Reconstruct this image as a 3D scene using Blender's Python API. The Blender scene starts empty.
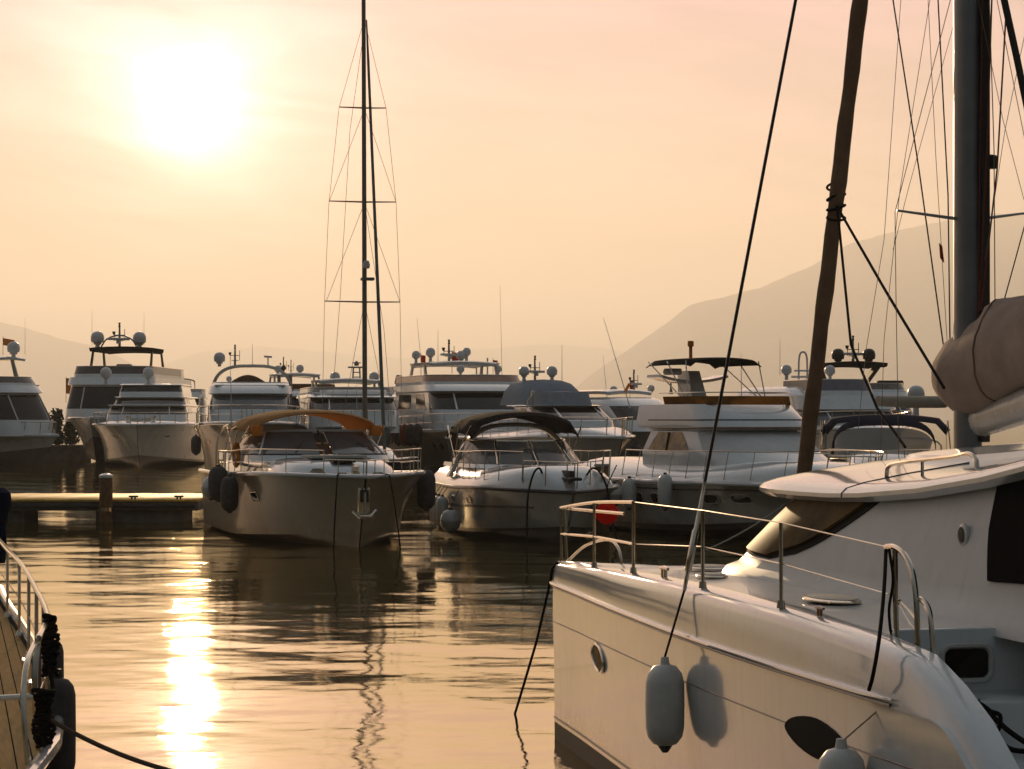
import bpy, bmesh, math, random
import numpy as np
from mathutils import Vector, Matrix
PI = math.pi
R = math.radians
random.seed(7)
SC = bpy.context.scene
COL = SC.collection
# ------------------------------------------------------------------ camera
F, HZ, CX, CH = 2400.0, 418.0, 512.0, 3.2
cam_d = bpy.data.cameras.new('camera'); cam = bpy.data.objects.new('camera', cam_d); COL.objects.link(cam)
cam.location = (0, 0, CH); cam.rotation_euler = (PI/2, 0, 0)
cam_d.sensor_width = 36; cam_d.lens = 36*F/1024; cam_d.shift_y = (HZ-384.5)/1024
cam_d.clip_start = 0.3; cam_d.clip_end = 40000
SC.camera = cam
# ------------------------------------------------------------------ world and sun
SUN_AZ, SUN_EL = math.atan((190-CX)/F), math.atan((HZ-112)/F)
SUN = Vector((math.sin(SUN_AZ)*math.cos(SUN_EL), math.cos(SUN_AZ)*math.cos(SUN_EL), math.sin(SUN_EL)))
class NT:
    def __init__(s, t): s.t = t; s.n = t.nodes; s.l = t.links
    def node(s, typ, **kw):
        n = s.n.new(typ)
        for k, v in kw.items(): setattr(n, k, v)
        return n
    def put(s, sock, v):
        if isinstance(v, bpy.types.NodeSocket): s.l.new(v, sock)
        elif v is not None:
            if hasattr(sock.default_value, '__len__') and not hasattr(v, '__len__'): v = (v,)*len(sock.default_value)
            if hasattr(sock.default_value, '__len__') and len(sock.default_value) == 4 and len(v) == 3: v = (*v, 1)
            sock.default_value = v
    def m(s, op, a, b=None, c=None, clamp=False):
        n = s.node('ShaderNodeMath', operation=op, use_clamp=clamp)
        for i, v in enumerate((a, b, c)):
            if v is not None: s.put(n.inputs[i], v)
        return n.outputs[0]
    def vm(s, op, a, b=None, sc=None):
        n = s.node('ShaderNodeVectorMath', operation=op)
        s.put(n.inputs[0], a)
        if b is not None: s.put(n.inputs[1], b)
        if sc is not None: s.put(n.inputs['Scale'], sc)
        return n.outputs['Value' if op in ('DOT_PRODUCT', 'LENGTH') else 'Vector']
    def mix(s, f, a, b, mode='MIX'):
        n = s.node('ShaderNodeMix', data_type='RGBA', blend_type=mode)
        n.clamp_factor = True
        s.put(n.inputs[0], f); s.put(n.inputs[6], a); s.put(n.inputs[7], b)
        return n.outputs[2]
    def ramp(s, f, stops, interp='LINEAR'):
        n = s.node('ShaderNodeValToRGB'); s.put(n.inputs[0], f)
        e = n.color_ramp; e.interpolation = interp
        while len(e.elements) < len(stops): e.elements.new(0.5)
        for x, (p, c) in zip(e.elements, stops): x.position = p; x.color = (*c, 1) if len(c) == 3 else c
        return n.outputs[0]
    def noise(s, vec, scale, detail=4, rough=0.5, dist=0.0):
        n = s.node('ShaderNodeTexNoise')
        if vec is not None: s.put(n.inputs['Vector'], vec)
        n.inputs['Scale'].default_value = scale; n.inputs['Detail'].default_value = detail
        n.inputs['Roughness'].default_value = rough; n.inputs['Distortion'].default_value = dist
        return n.outputs['Fac']

W = bpy.data.worlds.new('World'); SC.world = W; W.use_nodes = True
t = NT(W.node_tree); t.n.clear()
d = t.node('ShaderNodeTexCoord').outputs['Generated']
sp = t.node('ShaderNodeSeparateXYZ'); t.put(sp.inputs[0], d)
sky = t.node('ShaderNodeTexSky', sky_type='NISHITA', sun_disc=False, sun_elevation=SUN_EL, sun_rotation=SUN_AZ,
             altitude=0, air_density=1.6, dust_density=6.0, ozone_density=2.0)
el = t.m('ARCSINE', sp.outputs[2])                                    # elevation, radians
eln = t.m('MAXIMUM', t.m('MULTIPLY', el, 2/PI), 0.0)
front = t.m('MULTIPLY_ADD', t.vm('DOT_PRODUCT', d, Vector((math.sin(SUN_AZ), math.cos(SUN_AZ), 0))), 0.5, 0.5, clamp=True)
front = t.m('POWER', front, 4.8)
ang = t.m('ARCCOSINE', t.m('MINIMUM', t.vm('DOT_PRODUCT', d, SUN), 0.9999999))   # angle from the sun
veil = t.ramp(eln, [(0.0, (0.58, 0.34, 0.15)), (0.035, (0.68, 0.42, 0.26)), (0.075, (0.82, 0.51, 0.50)), (0.115, (0.72, 0.41, 0.54)), (0.20, (1.04, 0.82, 0.76)), (0.33, (1.02, 0.94, 0.94)), (0.55, (0.62, 0.65, 0.69)), (1.0, (0.17, 0.225, 0.29))])  # upper stops, out of view, raised past a real sky to light the water
back = t.ramp(eln, [(0.0, (0.040, 0.050, 0.052)), (0.15, (0.050, 0.068, 0.078)), (0.45, (0.13, 0.175, 0.21)), (1.0, (0.15, 0.205, 0.26))])
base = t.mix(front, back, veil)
# thin streaky cloud
sq = t.node('ShaderNodeCombineXYZ'); t.put(sq.inputs[0], sp.outputs[0]); t.put(sq.inputs[1], sp.outputs[1]); t.put(sq.inputs[2], t.m('MULTIPLY_ADD', sp.outputs[0], 0.5, t.m('MULTIPLY', sp.outputs[2], 4.5)))
c1 = t.noise(sq.outputs[0], 9.0, 6, 0.55, 0.6)
c2 = t.noise(sq.outputs[0], 3.5, 4, 0.5, 0.3)
cl = t.m('ADD', t.m('MULTIPLY', t.m('SUBTRACT', c1, 0.5), 0.45), t.m('MULTIPLY', t.m('SUBTRACT', c2, 0.5), 0.40))
cl = t.m('MULTIPLY', cl, t.m('MULTIPLY_ADD', eln, 14.0, 0.15, clamp=True))
base = t.mix(1.0, base, t.mix(t.m('MULTIPLY_ADD', cl, 2.8, 0.5, clamp=True), (0.52, 0.55, 0.64), (1.50, 1.42, 1.33)), 'MULTIPLY')
def lobe(sig, p, amp, col, thick=None):
    g = t.m('EXPONENT', t.m('MULTIPLY', t.m('POWER', t.m('DIVIDE', ang, R(sig)), p), -1.0))
    g = t.m('MULTIPLY', g, amp)
    if thick is not None: g = t.m('MULTIPLY', g, thick)
    return t.vm('SCALE', col, sc=g)
thick = t.m('MAXIMUM', t.m('MULTIPLY_ADD', cl, 5.0, 1.0), 0.25)
glow = t.vm('ADD', lobe(1.0, 1.6, 4.5, (1.0, 0.88, 0.70), thick), lobe(3.1, 1.8, 1.35, (1.0, 0.73, 0.68), thick))
glow = t.vm('ADD', glow, lobe(8.0, 1.6, 0.12, (1.0, 0.62, 0.40)))
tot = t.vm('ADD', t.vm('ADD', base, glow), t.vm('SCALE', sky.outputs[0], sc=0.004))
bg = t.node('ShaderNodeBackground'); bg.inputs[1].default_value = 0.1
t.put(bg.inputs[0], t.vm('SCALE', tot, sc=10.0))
t.l.new(bg.outputs[0], t.node('ShaderNodeOutputWorld').inputs[0])
W.cycles.sampling_method = 'MANUAL'; W.cycles.sample_map_resolution = 2048
sun_d = bpy.data.lights.new('sun', 'SUN'); sun_d.energy = 5.0; sun_d.angle = R(0.8); sun_d.color = (1.0, 0.70, 0.385)
sun = bpy.data.objects.new('sun', sun_d); COL.objects.link(sun); sun.rotation_euler = (-SUN).to_track_quat('-Z', 'Y').to_euler()
SC.view_settings.view_transform = 'Standard'; SC.view_settings.look = 'None'; SC.view_settings.exposure = 0.0; SC.view_settings.gamma = 1.0
SC.view_settings.use_curve_mapping = False
SC.render.engine = 'CYCLES'
cy = SC.cycles; cy.max_bounces = 6; cy.diffuse_bounces = 2; cy.glossy_bounces = 4; cy.transmission_bounces = 4; cy.volume_bounces = 1; cy.transparent_max_bounces = 8
cy.use_denoising = True; cy.sample_clamp_indirect = 6.0; cy.caustics_reflective = False; cy.caustics_refractive = False
# ------------------------------------------------------------------ placing
def P(px, py, z):            # the point at height z seen at a pixel of the photograph
    Y = F*(CH-z)/(py-HZ); return Vector(((px-CX)*Y/F, Y, z))
def Q(px, py, Y):            # the point at distance Y seen there
    return Vector(((px-CX)*Y/F, Y, CH-(py-HZ)*Y/F))

# ------------------------------------------------------------------ materials
MATS = {}
def mat(name, col, rough=0.5, metal=0.0, var=0.10, scale=3.0, coat=0.0, bump=0.0, bscale=40.0, spec=0.5, sub=None, streak=0.0, trans=0.0, ior=1.45, scum=0.0):
    if name in MATS: return MATS[name]
    m = bpy.data.materials.new(name); m.use_nodes = True; t = NT(m.node_tree); t.n.clear()
    b = t.node('ShaderNodeBsdfPrincipled'); o = t.node('ShaderNodeOutputMaterial'); t.l.new(b.outputs[0], o.inputs[0])
    tc = t.node('ShaderNodeTexCoord').outputs['Object']
    f = t.noise(tc, scale, 5, 0.6)
    lo = tuple(max(0, c*(1-var*1.6)) for c in col); hi = tuple(min(1, c*(1+var*1.2)) for c in col)
    c = t.mix(t.m('MULTIPLY_ADD', t.m('SUBTRACT', f, 0.5), 2.2, 0.5, clamp=True), lo, hi)
    if streak:                                                     # rain and scum runs down the sides
        mp = t.node('ShaderNodeMapping'); t.put(mp.inputs[0], tc); mp.inputs['Scale'].default_value = (3.0, 3.0, 0.22)
        s = t.noise(mp.outputs[0], 3.0, 5, 0.65)
        c = t.mix(t.m('MULTIPLY', t.m('MULTIPLY_ADD', s, 4.0, -2.1, clamp=True), streak), c, tuple(x*k for x, k in zip(col, (0.62, 0.54, 0.44))))
    if scum:                                                       # yellow-brown waterline stain, ragged along its top
        sz = t.node('ShaderNodeSeparateXYZ'); t.put(sz.inputs[0], tc)
        n3 = t.noise(tc, 1.3, 6, 0.7)
        k = t.m('SUBTRACT', t.m('MULTIPLY_ADD', n3, 1.1, 0.05), t.m('MULTIPLY', sz.outputs[2], 1.35))
        c = t.mix(t.m('MULTIPLY', t.m('MULTIPLY', k, 3.0, clamp=True), scum), c, tuple(x*q for x, q in zip(col, (0.55, 0.42, 0.26))))
        n4 = t.noise(tc, 0.7, 7, 0.75, 1.5)
        c = t.mix(t.m('MULTIPLY', t.m('MULTIPLY_ADD', n4, 7.0, -4.1, clamp=True), scum*0.45), c, tuple(x*0.6 for x in col))
    t.put(b.inputs['Base Color'], c)
    t.put(b.inputs['Roughness'], t.m('MULTIPLY_ADD', f, 0.25*rough, rough*0.87, clamp=True))
    b.inputs['Metallic'].default_value = metal
    b.inputs['Specular IOR Level'].default_value = spec; b.inputs['IOR'].default_value = ior
    b.inputs['Coat Weight'].default_value = coat; b.inputs['Coat Roughness'].default_value = 0.06
    b.inputs['Transmission Weight'].default_value = trans
    if bump:
        bp = t.node('ShaderNodeBump'); bp.inputs['Strength'].default_value = bump; bp.inputs['Distance'].default_value = 0.02
        t.put(bp.inputs['Height'], t.noise(tc, bscale, 4, 0.6)); t.l.new(bp.outputs[0], b.inputs['Normal'])
    MATS[name] = m; return m
# ------------------------------------------------------------------ mesh tools
class MB:
    """collects quads, tubes, lofts; build() links them as ONE mesh object"""
    def __init__(s): s.v = []; s.f = []; s.mi = []; s.cur = 0
    def face(s, idx): s.f.append(tuple(idx)); s.mi.append(s.cur)
    def loft(s, rings, closed=True, cap0=False, cap1=False, flip=False):
        b = len(s.v); n = len(rings[0])
        for r in rings: s.v += [tuple(p) for p in r]
        for i in range(len(rings)-1):
            for j in range(n if closed else n-1):
                q = (b+i*n+j, b+i*n+(j+1) % n, b+(i+1)*n+(j+1) % n, b+(i+1)*n+j)
                s.face(q[::-1] if flip else q)
        if cap0: q = tuple(b+j for j in range(n)); s.face(q if flip else q[::-1])
        if cap1: q = tuple(b+(len(rings)-1)*n+j for j in range(n)); s.face(q[::-1] if flip else q)
        return s
    def tube(s, pts, r, seg=8, closed=False, flat=None):
        pts = [Vector(p) for p in pts]
        n = len(pts); rings = []
        rad = r if hasattr(r, '__len__') else [r]*n
        prev = None
        for i, p in enumerate(pts):
            if closed: tg = pts[(i+1) % n]-pts[i-1]
            else: tg = pts[min(i+1, n-1)]-pts[max(i-1, 0)]
            tg.normalize()
            if prev is None:
                up = Vector((0, 0, 1)) if abs(tg.z) < 0.9 else Vector((1, 0, 0))
                a = tg.cross(up).normalized()
            else:
                a = (prev-tg*prev.dot(tg)).normalized()
            prev = a; c = tg.cross(a)
            rings.append([p+(a*math.cos(2*PI*k/seg)+c*math.sin(2*PI*k/seg)*(flat or 1))*rad[i] for k in range(seg)])
        if closed: rings.append(rings[0]); return s.loft(rings, True)
        return s.loft(rings, True, True, True)
    def lathe(s, prof, o=(0, 0, 0), seg=20, axis='z', rot=None):
        rings = []
        for r, z in prof:
            ring = []
            for k in range(seg):
                a = 2*PI*k/seg; p = Vector((max(r, 1e-4)*math.cos(a), max(r, 1e-4)*math.sin(a), z))
                if axis == 'x': p = Vector((p.z, p.x, p.y))
                if axis == 'y': p = Vector((p.y, p.z, p.x))
                if rot is not None: p = rot @ p
                ring.append(p+Vector(o))
            rings.append(ring)
        return s.loft(rings, True, True, True)
    def box(s, x0, x1, y0, y1, z0, z1, bev=0.0, rot=None, o=(0, 0, 0)):
        bm = bmesh.new(); bmesh.ops.create_cube(bm, size=1)
        for v in bm.verts: v.co = Vector((x0+(v.co.x+.5)*(x1-x0), y0+(v.co.y+.5)*(y1-y0), z0+(v.co.z+.5)*(z1-z0)))
        if bev: bmesh.ops.bevel(bm, geom=list(bm.edges), offset=bev, segments=2, affect='EDGES', profile=0.5)
        if rot is not None:
            for v in bm.verts: v.co = rot @ v.co
        bm.verts.index_update(); b = len(s.v)
        s.v += [tuple(v.co+Vector(o)) for v in bm.verts]
        for f in bm.faces: s.face([b+v.index for v in f.verts])
        bm.free(); return s
    def sheet(s, grid, th=0.01, up=None):
        """a grid of points thickened along its normals"""
        m, n = len(grid), len(grid[0]); g = [[Vector(p) for p in row] for row in grid]
        low = []
        for i in range(m):
            row = []
            for j in range(n):
                du = g[min(i+1, m-1)][j]-g[max(i-1, 0)][j]; dv = g[i][min(j+1, n-1)]-g[i][max(j-1, 0)]
                nn = du.cross(dv)
                nn = nn.normalized() if nn.length > 1e-9 else Vector((0, 0, 1))
                if up is not None and nn.dot(Vector(up)) < 0: nn = -nn
                row.append(g[i][j]-nn*th)
            low.append(row)
        rings = [g[i]+low[i][::-1] for i in range(m)]
        return s.loft(rings, True, True, True)
    def build(s, name, m, parent=None, ang=40, loc=None):
        me = bpy.data.meshes.new(name); me.from_pydata([tuple(v) for v in s.v], [], s.f)
        for x in (m if isinstance(m, (list, tuple)) else [m]): me.materials.append(x)
        me.polygons.foreach_set('material_index', s.mi)
        bm = bmesh.new(); bm.from_mesh(me); bmesh.ops.remove_doubles(bm, verts=bm.verts, dist=1e-5); bmesh.ops.recalc_face_normals(bm, faces=bm.faces); bm.to_mesh(me); bm.free()
        me.shade_smooth(); me.set_sharp_from_angle(angle=R(ang))
        o = bpy.data.objects.new(name, me); COL.objects.link(o)
        if parent is not None: o.parent = parent
        if loc is not None: o.location = loc
        return o
def tag(o, label=None, cat=None, group=None, kind=None):
    for k, v in (('label', label), ('category', cat), ('group', group), ('kind', kind)):
        if v: o[k] = v
    return o
def empty(name, loc, rz, label, cat, group=None):
    o = bpy.data.objects.new(name, None); COL.objects.link(o); o.location = loc; o.rotation_euler = (0, 0, rz)
    o.empty_display_size = 0.2
    return tag(o, label, cat, group)
def catenary(a, b, sag, n=14):
    a, b = Vector(a), Vector(b)
    return [a.lerp(b, i/n)-Vector((0, 0, sag*4*(i/n)*(1-i/n))) for i in range(n+1)]
def spline(pts, n=8):
    """Catmull-Rom through points"""
    p = [Vector(x) for x in pts]; p = [p[0]*2-p[1]]+p+[p[-1]*2-p[-2]]; out = []
    for i in range(1, len(p)-2):
        for k in range(n):
            u = k/n
            out.append(0.5*((2*p[i])+(p[i+1]-p[i-1])*u+(2*p[i-1]-5*p[i]+4*p[i+1]-p[i+2])*u*u+(3*p[i]-p[i-1]-3*p[i+1]+p[i+2])*u**3))
    out.append(p[-2]); return out

# ------------------------------------------------------------------ water
def make_water():
    ang = np.concatenate([np.radians(np.linspace(-180, -16, 60, endpoint=False)), np.radians(np.linspace(-16, 16, 760, endpoint=False)), np.radians(np.linspace(16, 180, 61))])
    inv = np.linspace(1/13.0, 1/230.0, 820)
    r = np.concatenate([np.linspace(0.5, 13, 8, endpoint=False), 1/inv, np.geomspace(260, 26000, 44)])
    A, RR = np.meshgrid(ang, r); X = RR*np.sin(A); Y = RR*np.cos(A); Z = np.zeros_like(X)
    rng = np.random.default_rng(5)
    for i in range(90):
        lam = 0.28*(9.0/0.28)**rng.random()**1.15
        th = rng.normal(0.35, 0.75); k = 2*PI/lam
        slope = 0.0033*min(1.0, (lam/0.7))**0.35*(0.75 if lam > 4 else 1.0)
        fade = np.clip((lam*110/np.maximum(RR, 1)-0.45)*1.0, 0, 1)
        # groups of waves: slow modulation, so patches of calm and ripple alternate
        mod = 0.65+0.55*np.sin(X*rng.normal(0, .10)+Y*rng.normal(0, .06)+rng.random()*6.3)
        Z += slope/k*fade*mod*np.sin(k*(X*math.sin(th)+Y*math.cos(th))+rng.random()*6.3+0.8*np.sin(X*.21+Y*.13+i))
    Z *= np.clip((25000-RR)/100, 0, 1)
    m, n = X.shape
    co = np.stack([X, Y, Z], -1).reshape(-1, 3).astype(np.float32)
    i, j = np.meshgrid(np.arange(m-1), np.arange(n-1), indexing='ij')
    q = np.stack([i*n+j, i*n+j+1, (i+1)*n+j+1, (i+1)*n+j], -1).reshape(-1, 4)[:, ::-1]
    me = bpy.data.meshes.new('water'); nf = len(q)
    me.vertices.add(len(co)); me.vertices.foreach_set('co', co.ravel())
    me.loops.add(nf*4); me.loops.foreach_set('vertex_index', q.ravel().astype(np.int32))
    me.polygons.add(nf); me.polygons.foreach_set('loop_start', np.arange(0, nf*4, 4, dtype=np.int32)); me.polygons.foreach_set('loop_total', np.full(nf, 4, np.int32))
    me.update(calc_edges=True); me.validate(); me.shade_smooth()
    w = bpy.data.materials.new('sea_water'); w.use_nodes = True; t = NT(w.node_tree); b = t.n['Principled BSDF']
    tc = t.node('ShaderNodeTexCoord').outputs['Object']
    mp = t.node('ShaderNodeMapping'); t.put(mp.inputs[0], tc); mp.inputs['Scale'].default_value = (0.8, 1.0, 1.0)
    h = t.m('ADD', t.noise(mp.outputs[0], 6.5, 4, 0.6, 0.6), t.m('MULTIPLY', t.noise(mp.outputs[0], 1.3, 3, 0.5, 0.4), 2.0))
    dist = t.node('ShaderNodeCameraData').outputs['View Distance']
    bp = t.node('ShaderNodeBump'); bp.inputs['Distance'].default_value = 0.016; bp.inputs['Strength'].default_value = 0.09
    t.put(bp.inputs['Height'], h); t.l.new(bp.outputs[0], b.inputs['Normal'])
    b.inputs['Base Color'].default_value = (0.055, 0.042, 0.018, 1); b.inputs['Roughness'].default_value = 0.025; b.inputs['IOR'].default_value = 10.0; b.inputs['Specular Tint'].default_value = (1.0, 0.90, 0.68, 1)
    b.inputs['Specular IOR Level'].default_value = 0.5
    t.n.remove(dist.node)
    me.materials.append(w)
    o = bpy.data.objects.new('water', me); COL.objects.link(o); tag(o, 'calm rippled harbour water reflecting the low sun', 'water', kind='structure')
make_water()
# ------------------------------------------------------------------ mountains
def mountain(name, prof, D, depth, seed, label, mcol):
    """a ridge: profile in pixels along a line at distance D, sloping down towards and away from the viewer"""
    rng = random.Random(seed)
    xs = np.linspace(prof[0][0], prof[-1][0], 150); hs = np.interp(xs, [p[0] for p in prof], [(HZ-p[1]) for p in prof])
    from mathutils import noise as nz
    g = []
    for k in range(41):
        s = -1+2*k/40                                            # -1 front foot .. 0 crest .. 1 back foot
        row = []
        for x, h in zip(xs, hs):
            X = (x-CX)*D/F; H = h*D/F
            prof_s = (1-abs(s))**1.15
            n = nz.fractal(Vector((X/1260+seed, s*2.6, seed)), 1.0, 2.0, 5)
            n2 = nz.fractal(Vector((X/180+seed, s*16, seed)), 1.0, 2.0, 4)
            z = H*prof_s+H*0.20*n*(1-abs(s))*abs(s)*3+n2*H*0.012*(1-abs(s)*.6)
            row.append((X*(1+s*depth/D*0.5), D+s*depth, max(z, -0.5)))
        g.append(row)
    m = MB(); m.loft(g, False)
    o = m.build(name, mcol, ang=180); tag(o, label, 'mountain', kind='structure'); return o
MTN = mat('wooded_slope', (0.060, 0.062, 0.038), 0.95, var=0.8, scale=0.004, spec=0.1)
mountain('mountain_ridge', [(470, 430), (560, 400), (585, 379), (610, 361), (640, 341), (670, 320), (690, 304), (722, 297), (760, 287), (815, 263), (850, 243), (900, 229), (950, 219), (985, 212), (1024, 213), (1100, 195), (1200, 210)], 12600, 3300, 3, 'long hazy mountain ridge rising to the right across the bay', MTN)
mountain('mountain_ridge', [(-300, 296), (-60, 312), (0, 321), (30, 329), (60, 338), (100, 347), (130, 362), (170, 385), (230, 420), (260, 432)], 15600, 2700, 8, 'pale hazy hill falling to the right behind the left yachts', MTN)
mountain('mountain_ridge', [(60, 430), (140, 372), (200, 352), (260, 346), (330, 352), (400, 358), (470, 350), (540, 344), (600, 347), (680, 362), (760, 400), (800, 425)], 22800, 2400, 15, 'faintest far ridge low on the horizon behind the middle yachts', MTN)
def light_block_hills():  # unseen hills added to keep low horizon light off the boats
    """wooded hills out of view, to the sides and behind the viewer, against horizon light"""
    from mathutils import noise as nz
    g = []
    for i in range(121):
        az = R(lerp_(42, 322, i/120)); edge = min(1, min(i, 120-i)/14)
        row = []
        for j in range(15):
            u = j/14; r = 430+260*u; h = 92*edge*(.72+.5*nz.fractal(Vector((math.cos(az)*2.2, math.sin(az)*2.2, 3)), 1, 2, 4))*math.sin(PI*min(1, u*1.02))**.8
            h *= 1+.12*nz.noise(Vector((math.cos(az)*14, math.sin(az)*14, u*6)))
            row.append((r*math.sin(az), r*math.cos(az), max(h, -.5) if 0 < j < 14 else -1.0))
        g.append(row)
    o = MB().loft(g, False).build('light_block_hills', MTN, ang=180); tag(o, 'unseen wooded hills added behind the viewer to block horizon light', 'light_block_hills', kind='structure')
lerp_ = lambda a, b, u: a+(b-a)*u
light_block_hills()
# ------------------------------------------------------------------ haze
def make_haze():
    m = MB(); m.box(-5700, 4500, -760, 26500, -1.5, 1200)
    hm = bpy.data.materials.new('haze_air'); hm.use_nodes = True; t = NT(hm.node_tree); t.n.clear()
    v = t.node('ShaderNodeVolumePrincipled'); v.inputs['Color'].default_value = (0.97, 0.94, 0.91, 1); v.inputs['Density'].default_value = HAZE_DENSITY; v.inputs['Anisotropy'].default_value = 0.42
    o = t.node('ShaderNodeOutputMaterial'); t.l.new(v.outputs[0], o.inputs['Volume'])
    tag(m.build('haze', hm), 'warm golden evening haze filling the bay', 'haze', kind='stuff')
HAZE_DENSITY = 0.00014
make_haze()
# ------------------------------------------------------------------ materials of the boats
WHITE = mat('white_gelcoat', (0.70, 0.69, 0.66), 0.16, var=0.05, scale=1.4, coat=0.9, streak=0.30)
SATIN = mat('satin_white_cabin', (0.60, 0.59, 0.56), 0.42, var=0.06, scale=1.2, spec=0.12, streak=0.25)
HULLW = mat('white_gelcoat_hull', (0.70, 0.69, 0.66), 0.16, var=0.05, scale=1.4, coat=0.9, streak=0.32, scum=0.75)
HULLC = mat('aged_gelcoat_hull', (0.62, 0.58, 0.52), 0.26, var=0.06, scale=1.2, coat=0.4, streak=0.45, scum=0.8)
CREAM = mat('aged_white_gelcoat', (0.64, 0.60, 0.54), 0.28, var=0.06, scale=1.2, coat=0.35, streak=0.40)
DECK = mat('nonskid_deck', (0.66, 0.63, 0.58), 0.32, var=0.08, scale=2.5, coat=0.5)
GREYHULL = mat('grey_painted_hull', (0.23, 0.205, 0.175), 0.30, var=0.06, scale=1.0, coat=0.4, streak=0.35)
TAUPE = mat('taupe_painted_hull', (0.40, 0.31, 0.20), 0.30, var=0.06, scale=1.0, coat=0.4, streak=0.4, scum=0.6)
NAVY = mat('navy_canvas', (0.008, 0.011, 0.028), 0.85, var=0.2, scale=6, bump=0.2, bscale=60, spec=0.08)
BLACKCANVAS = mat('black_canvas', (0.007, 0.006, 0.006), 0.9, var=0.3, scale=6, bump=0.2, bscale=60, spec=0.05)
GREYCANVAS = mat('blue_grey_canvas', (0.27, 0.29, 0.32), 0.85, var=0.08, scale=4, bump=0.2, bscale=60, spec=0.2)
BROWNCANVAS = mat('brown_canvas', (0.26, 0.165, 0.10), 0.9, var=0.14, scale=5, bump=0.35, bscale=14, spec=0.15)
MAUVE = mat('mauve_sail_cover', (0.42, 0.31, 0.245), 0.9, var=0.14, scale=3, bump=0.35, bscale=8, spec=0.15)
ANTIFOUL = mat('black_antifouling', (0.020, 0.015, 0.012), 0.6, var=0.3, scale=5)
BOOT = mat('dark_boot_stripe', (0.035, 0.028, 0.025), 0.35, var=0.15)
STEEL = mat('polished_steel', (0.66, 0.58, 0.47), 0.16, metal=1.0, var=0.06, scale=12)  # golden reflections put into the warm tint of stainless steel
ALU = mat('anodised_mast', (0.23, 0.235, 0.24), 0.40, metal=0.75, var=0.08, scale=4)
TINT = mat('tinted_glass', (0.005, 0.0045, 0.004), 0.05, var=0.0, spec=0.4)
MATTE = mat('matte_dark_panel', (0.016, 0.014, 0.012), 0.75, var=0.15, spec=0.08)
BROWNGLASS = mat('bronze_glass', (0.055, 0.030, 0.015), 0.05, var=0.05, spec=0.7)
GREYGLASS = mat('smoky_windscreen', (0.10, 0.10, 0.10), 0.08, var=0.12, scale=2, spec=0.6)
RUBBER = mat('black_rubber', (0.018, 0.017, 0.016), 0.6, var=0.2, scale=8)
FENDW = mat('white_fender_vinyl', (0.70, 0.66, 0.59), 0.38, var=0.10, scale=5, streak=0.4, scum=0.0)
FENDN = mat('dark_fender_cover', (0.085, 0.068, 0.062), 0.8, var=0.2, scale=9, bump=0.3, bscale=80)

ROPED = mat('dark_rope', (0.022, 0.018, 0.015), 0.9, var=0.3, scale=60, spec=0.1)
ROPEW = mat('pale_rope', (0.40, 0.33, 0.24), 0.9, var=0.2, scale=60, spec=0.1)
DOMEW = mat('white_radome', (0.66, 0.63, 0.60), 0.35, var=0.05, scale=3)
DOMEB = mat('black_radome', (0.02, 0.02, 0.022), 0.35, var=0.1, scale=3)
ORANGE = mat('orange_cloth', (0.75, 0.22, 0.02), 0.9, var=0.1, scale=8)
REDCLOTH = mat('red_flag_cloth', (0.55, 0.04, 0.02), 0.9, var=0.1, scale=8)
CUSHION = mat('beige_cushion', (0.50, 0.45, 0.38), 0.8, var=0.08, scale=5)
WOODP = mat('varnished_wood', (0.22, 0.10, 0.035), 0.35, var=0.25, scale=7, coat=0.4)
CONCRETE = mat('weathered_concrete', (0.13, 0.115, 0.095), 0.85, var=0.3, scale=2.0, bump=0.4, bscale=25)
def canvas_translucent(name, col, var=.10, sc=3):
    m = mat(name, col, 0.9, var=var, scale=sc, bump=0.3, bscale=10, spec=0.1)
    t = NT(m.node_tree); o = next(n for n in t.n if n.type == 'OUTPUT_MATERIAL'); b = next(n for n in t.n if n.type == 'BSDF_PRINCIPLED')
    tr = t.node('ShaderNodeBsdfTranslucent'); tr.inputs[0].default_value = (min(1, col[0]*1.9), min(1, col[1]*1.6), col[2]*1.1, 1)
    mx = t.node('ShaderNodeMixShader'); mx.inputs[0].default_value = 0.45
    t.l.new(b.outputs[0], mx.inputs[1]); t.l.new(tr.outputs[0], mx.inputs[2]); t.l.new(mx.outputs[0], o.inputs[0]); return m
TAN = canvas_translucent('tan_canvas', (0.42, 0.24, 0.085))
REDV = canvas_translucent('red_buoy_vinyl', (0.92, 0.03, 0.010))
next(n for n in REDV.node_tree.nodes if n.type == 'MIX_SHADER').inputs[0].default_value = 0.7
AMBER = canvas_translucent('amber_canvas', (0.10, 0.052, 0.015), 1.0, 1.7)
def clear_glass(name, tint, k):
    m = bpy.data.materials.new(name); m.use_nodes = True; t = NT(m.node_tree); t.n.clear()
    g = t.node('ShaderNodeBsdfPrincipled'); g.inputs['Base Color'].default_value = (*tint, 1); g.inputs['Roughness'].default_value = 0.06
    tr = t.node('ShaderNodeBsdfTransparent'); tr.inputs[0].default_value = (0.85, 0.82, 0.78, 1)
    mx = t.node('ShaderNodeMixShader'); o = t.node('ShaderNodeOutputMaterial'); mx.inputs[0].default_value = k
    t.l.new(g.outputs[0], mx.inputs[1]); t.l.new(tr.outputs[0], mx.inputs[2]); t.l.new(mx.outputs[0], o.inputs[0]); return m
CLEAR = clear_glass('clear_windscreen', (0.16, 0.15, 0.14), 0.5)
PLASTIC = clear_glass('clear_vinyl_window', (0.30, 0.27, 0.22), 0.35)
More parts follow.
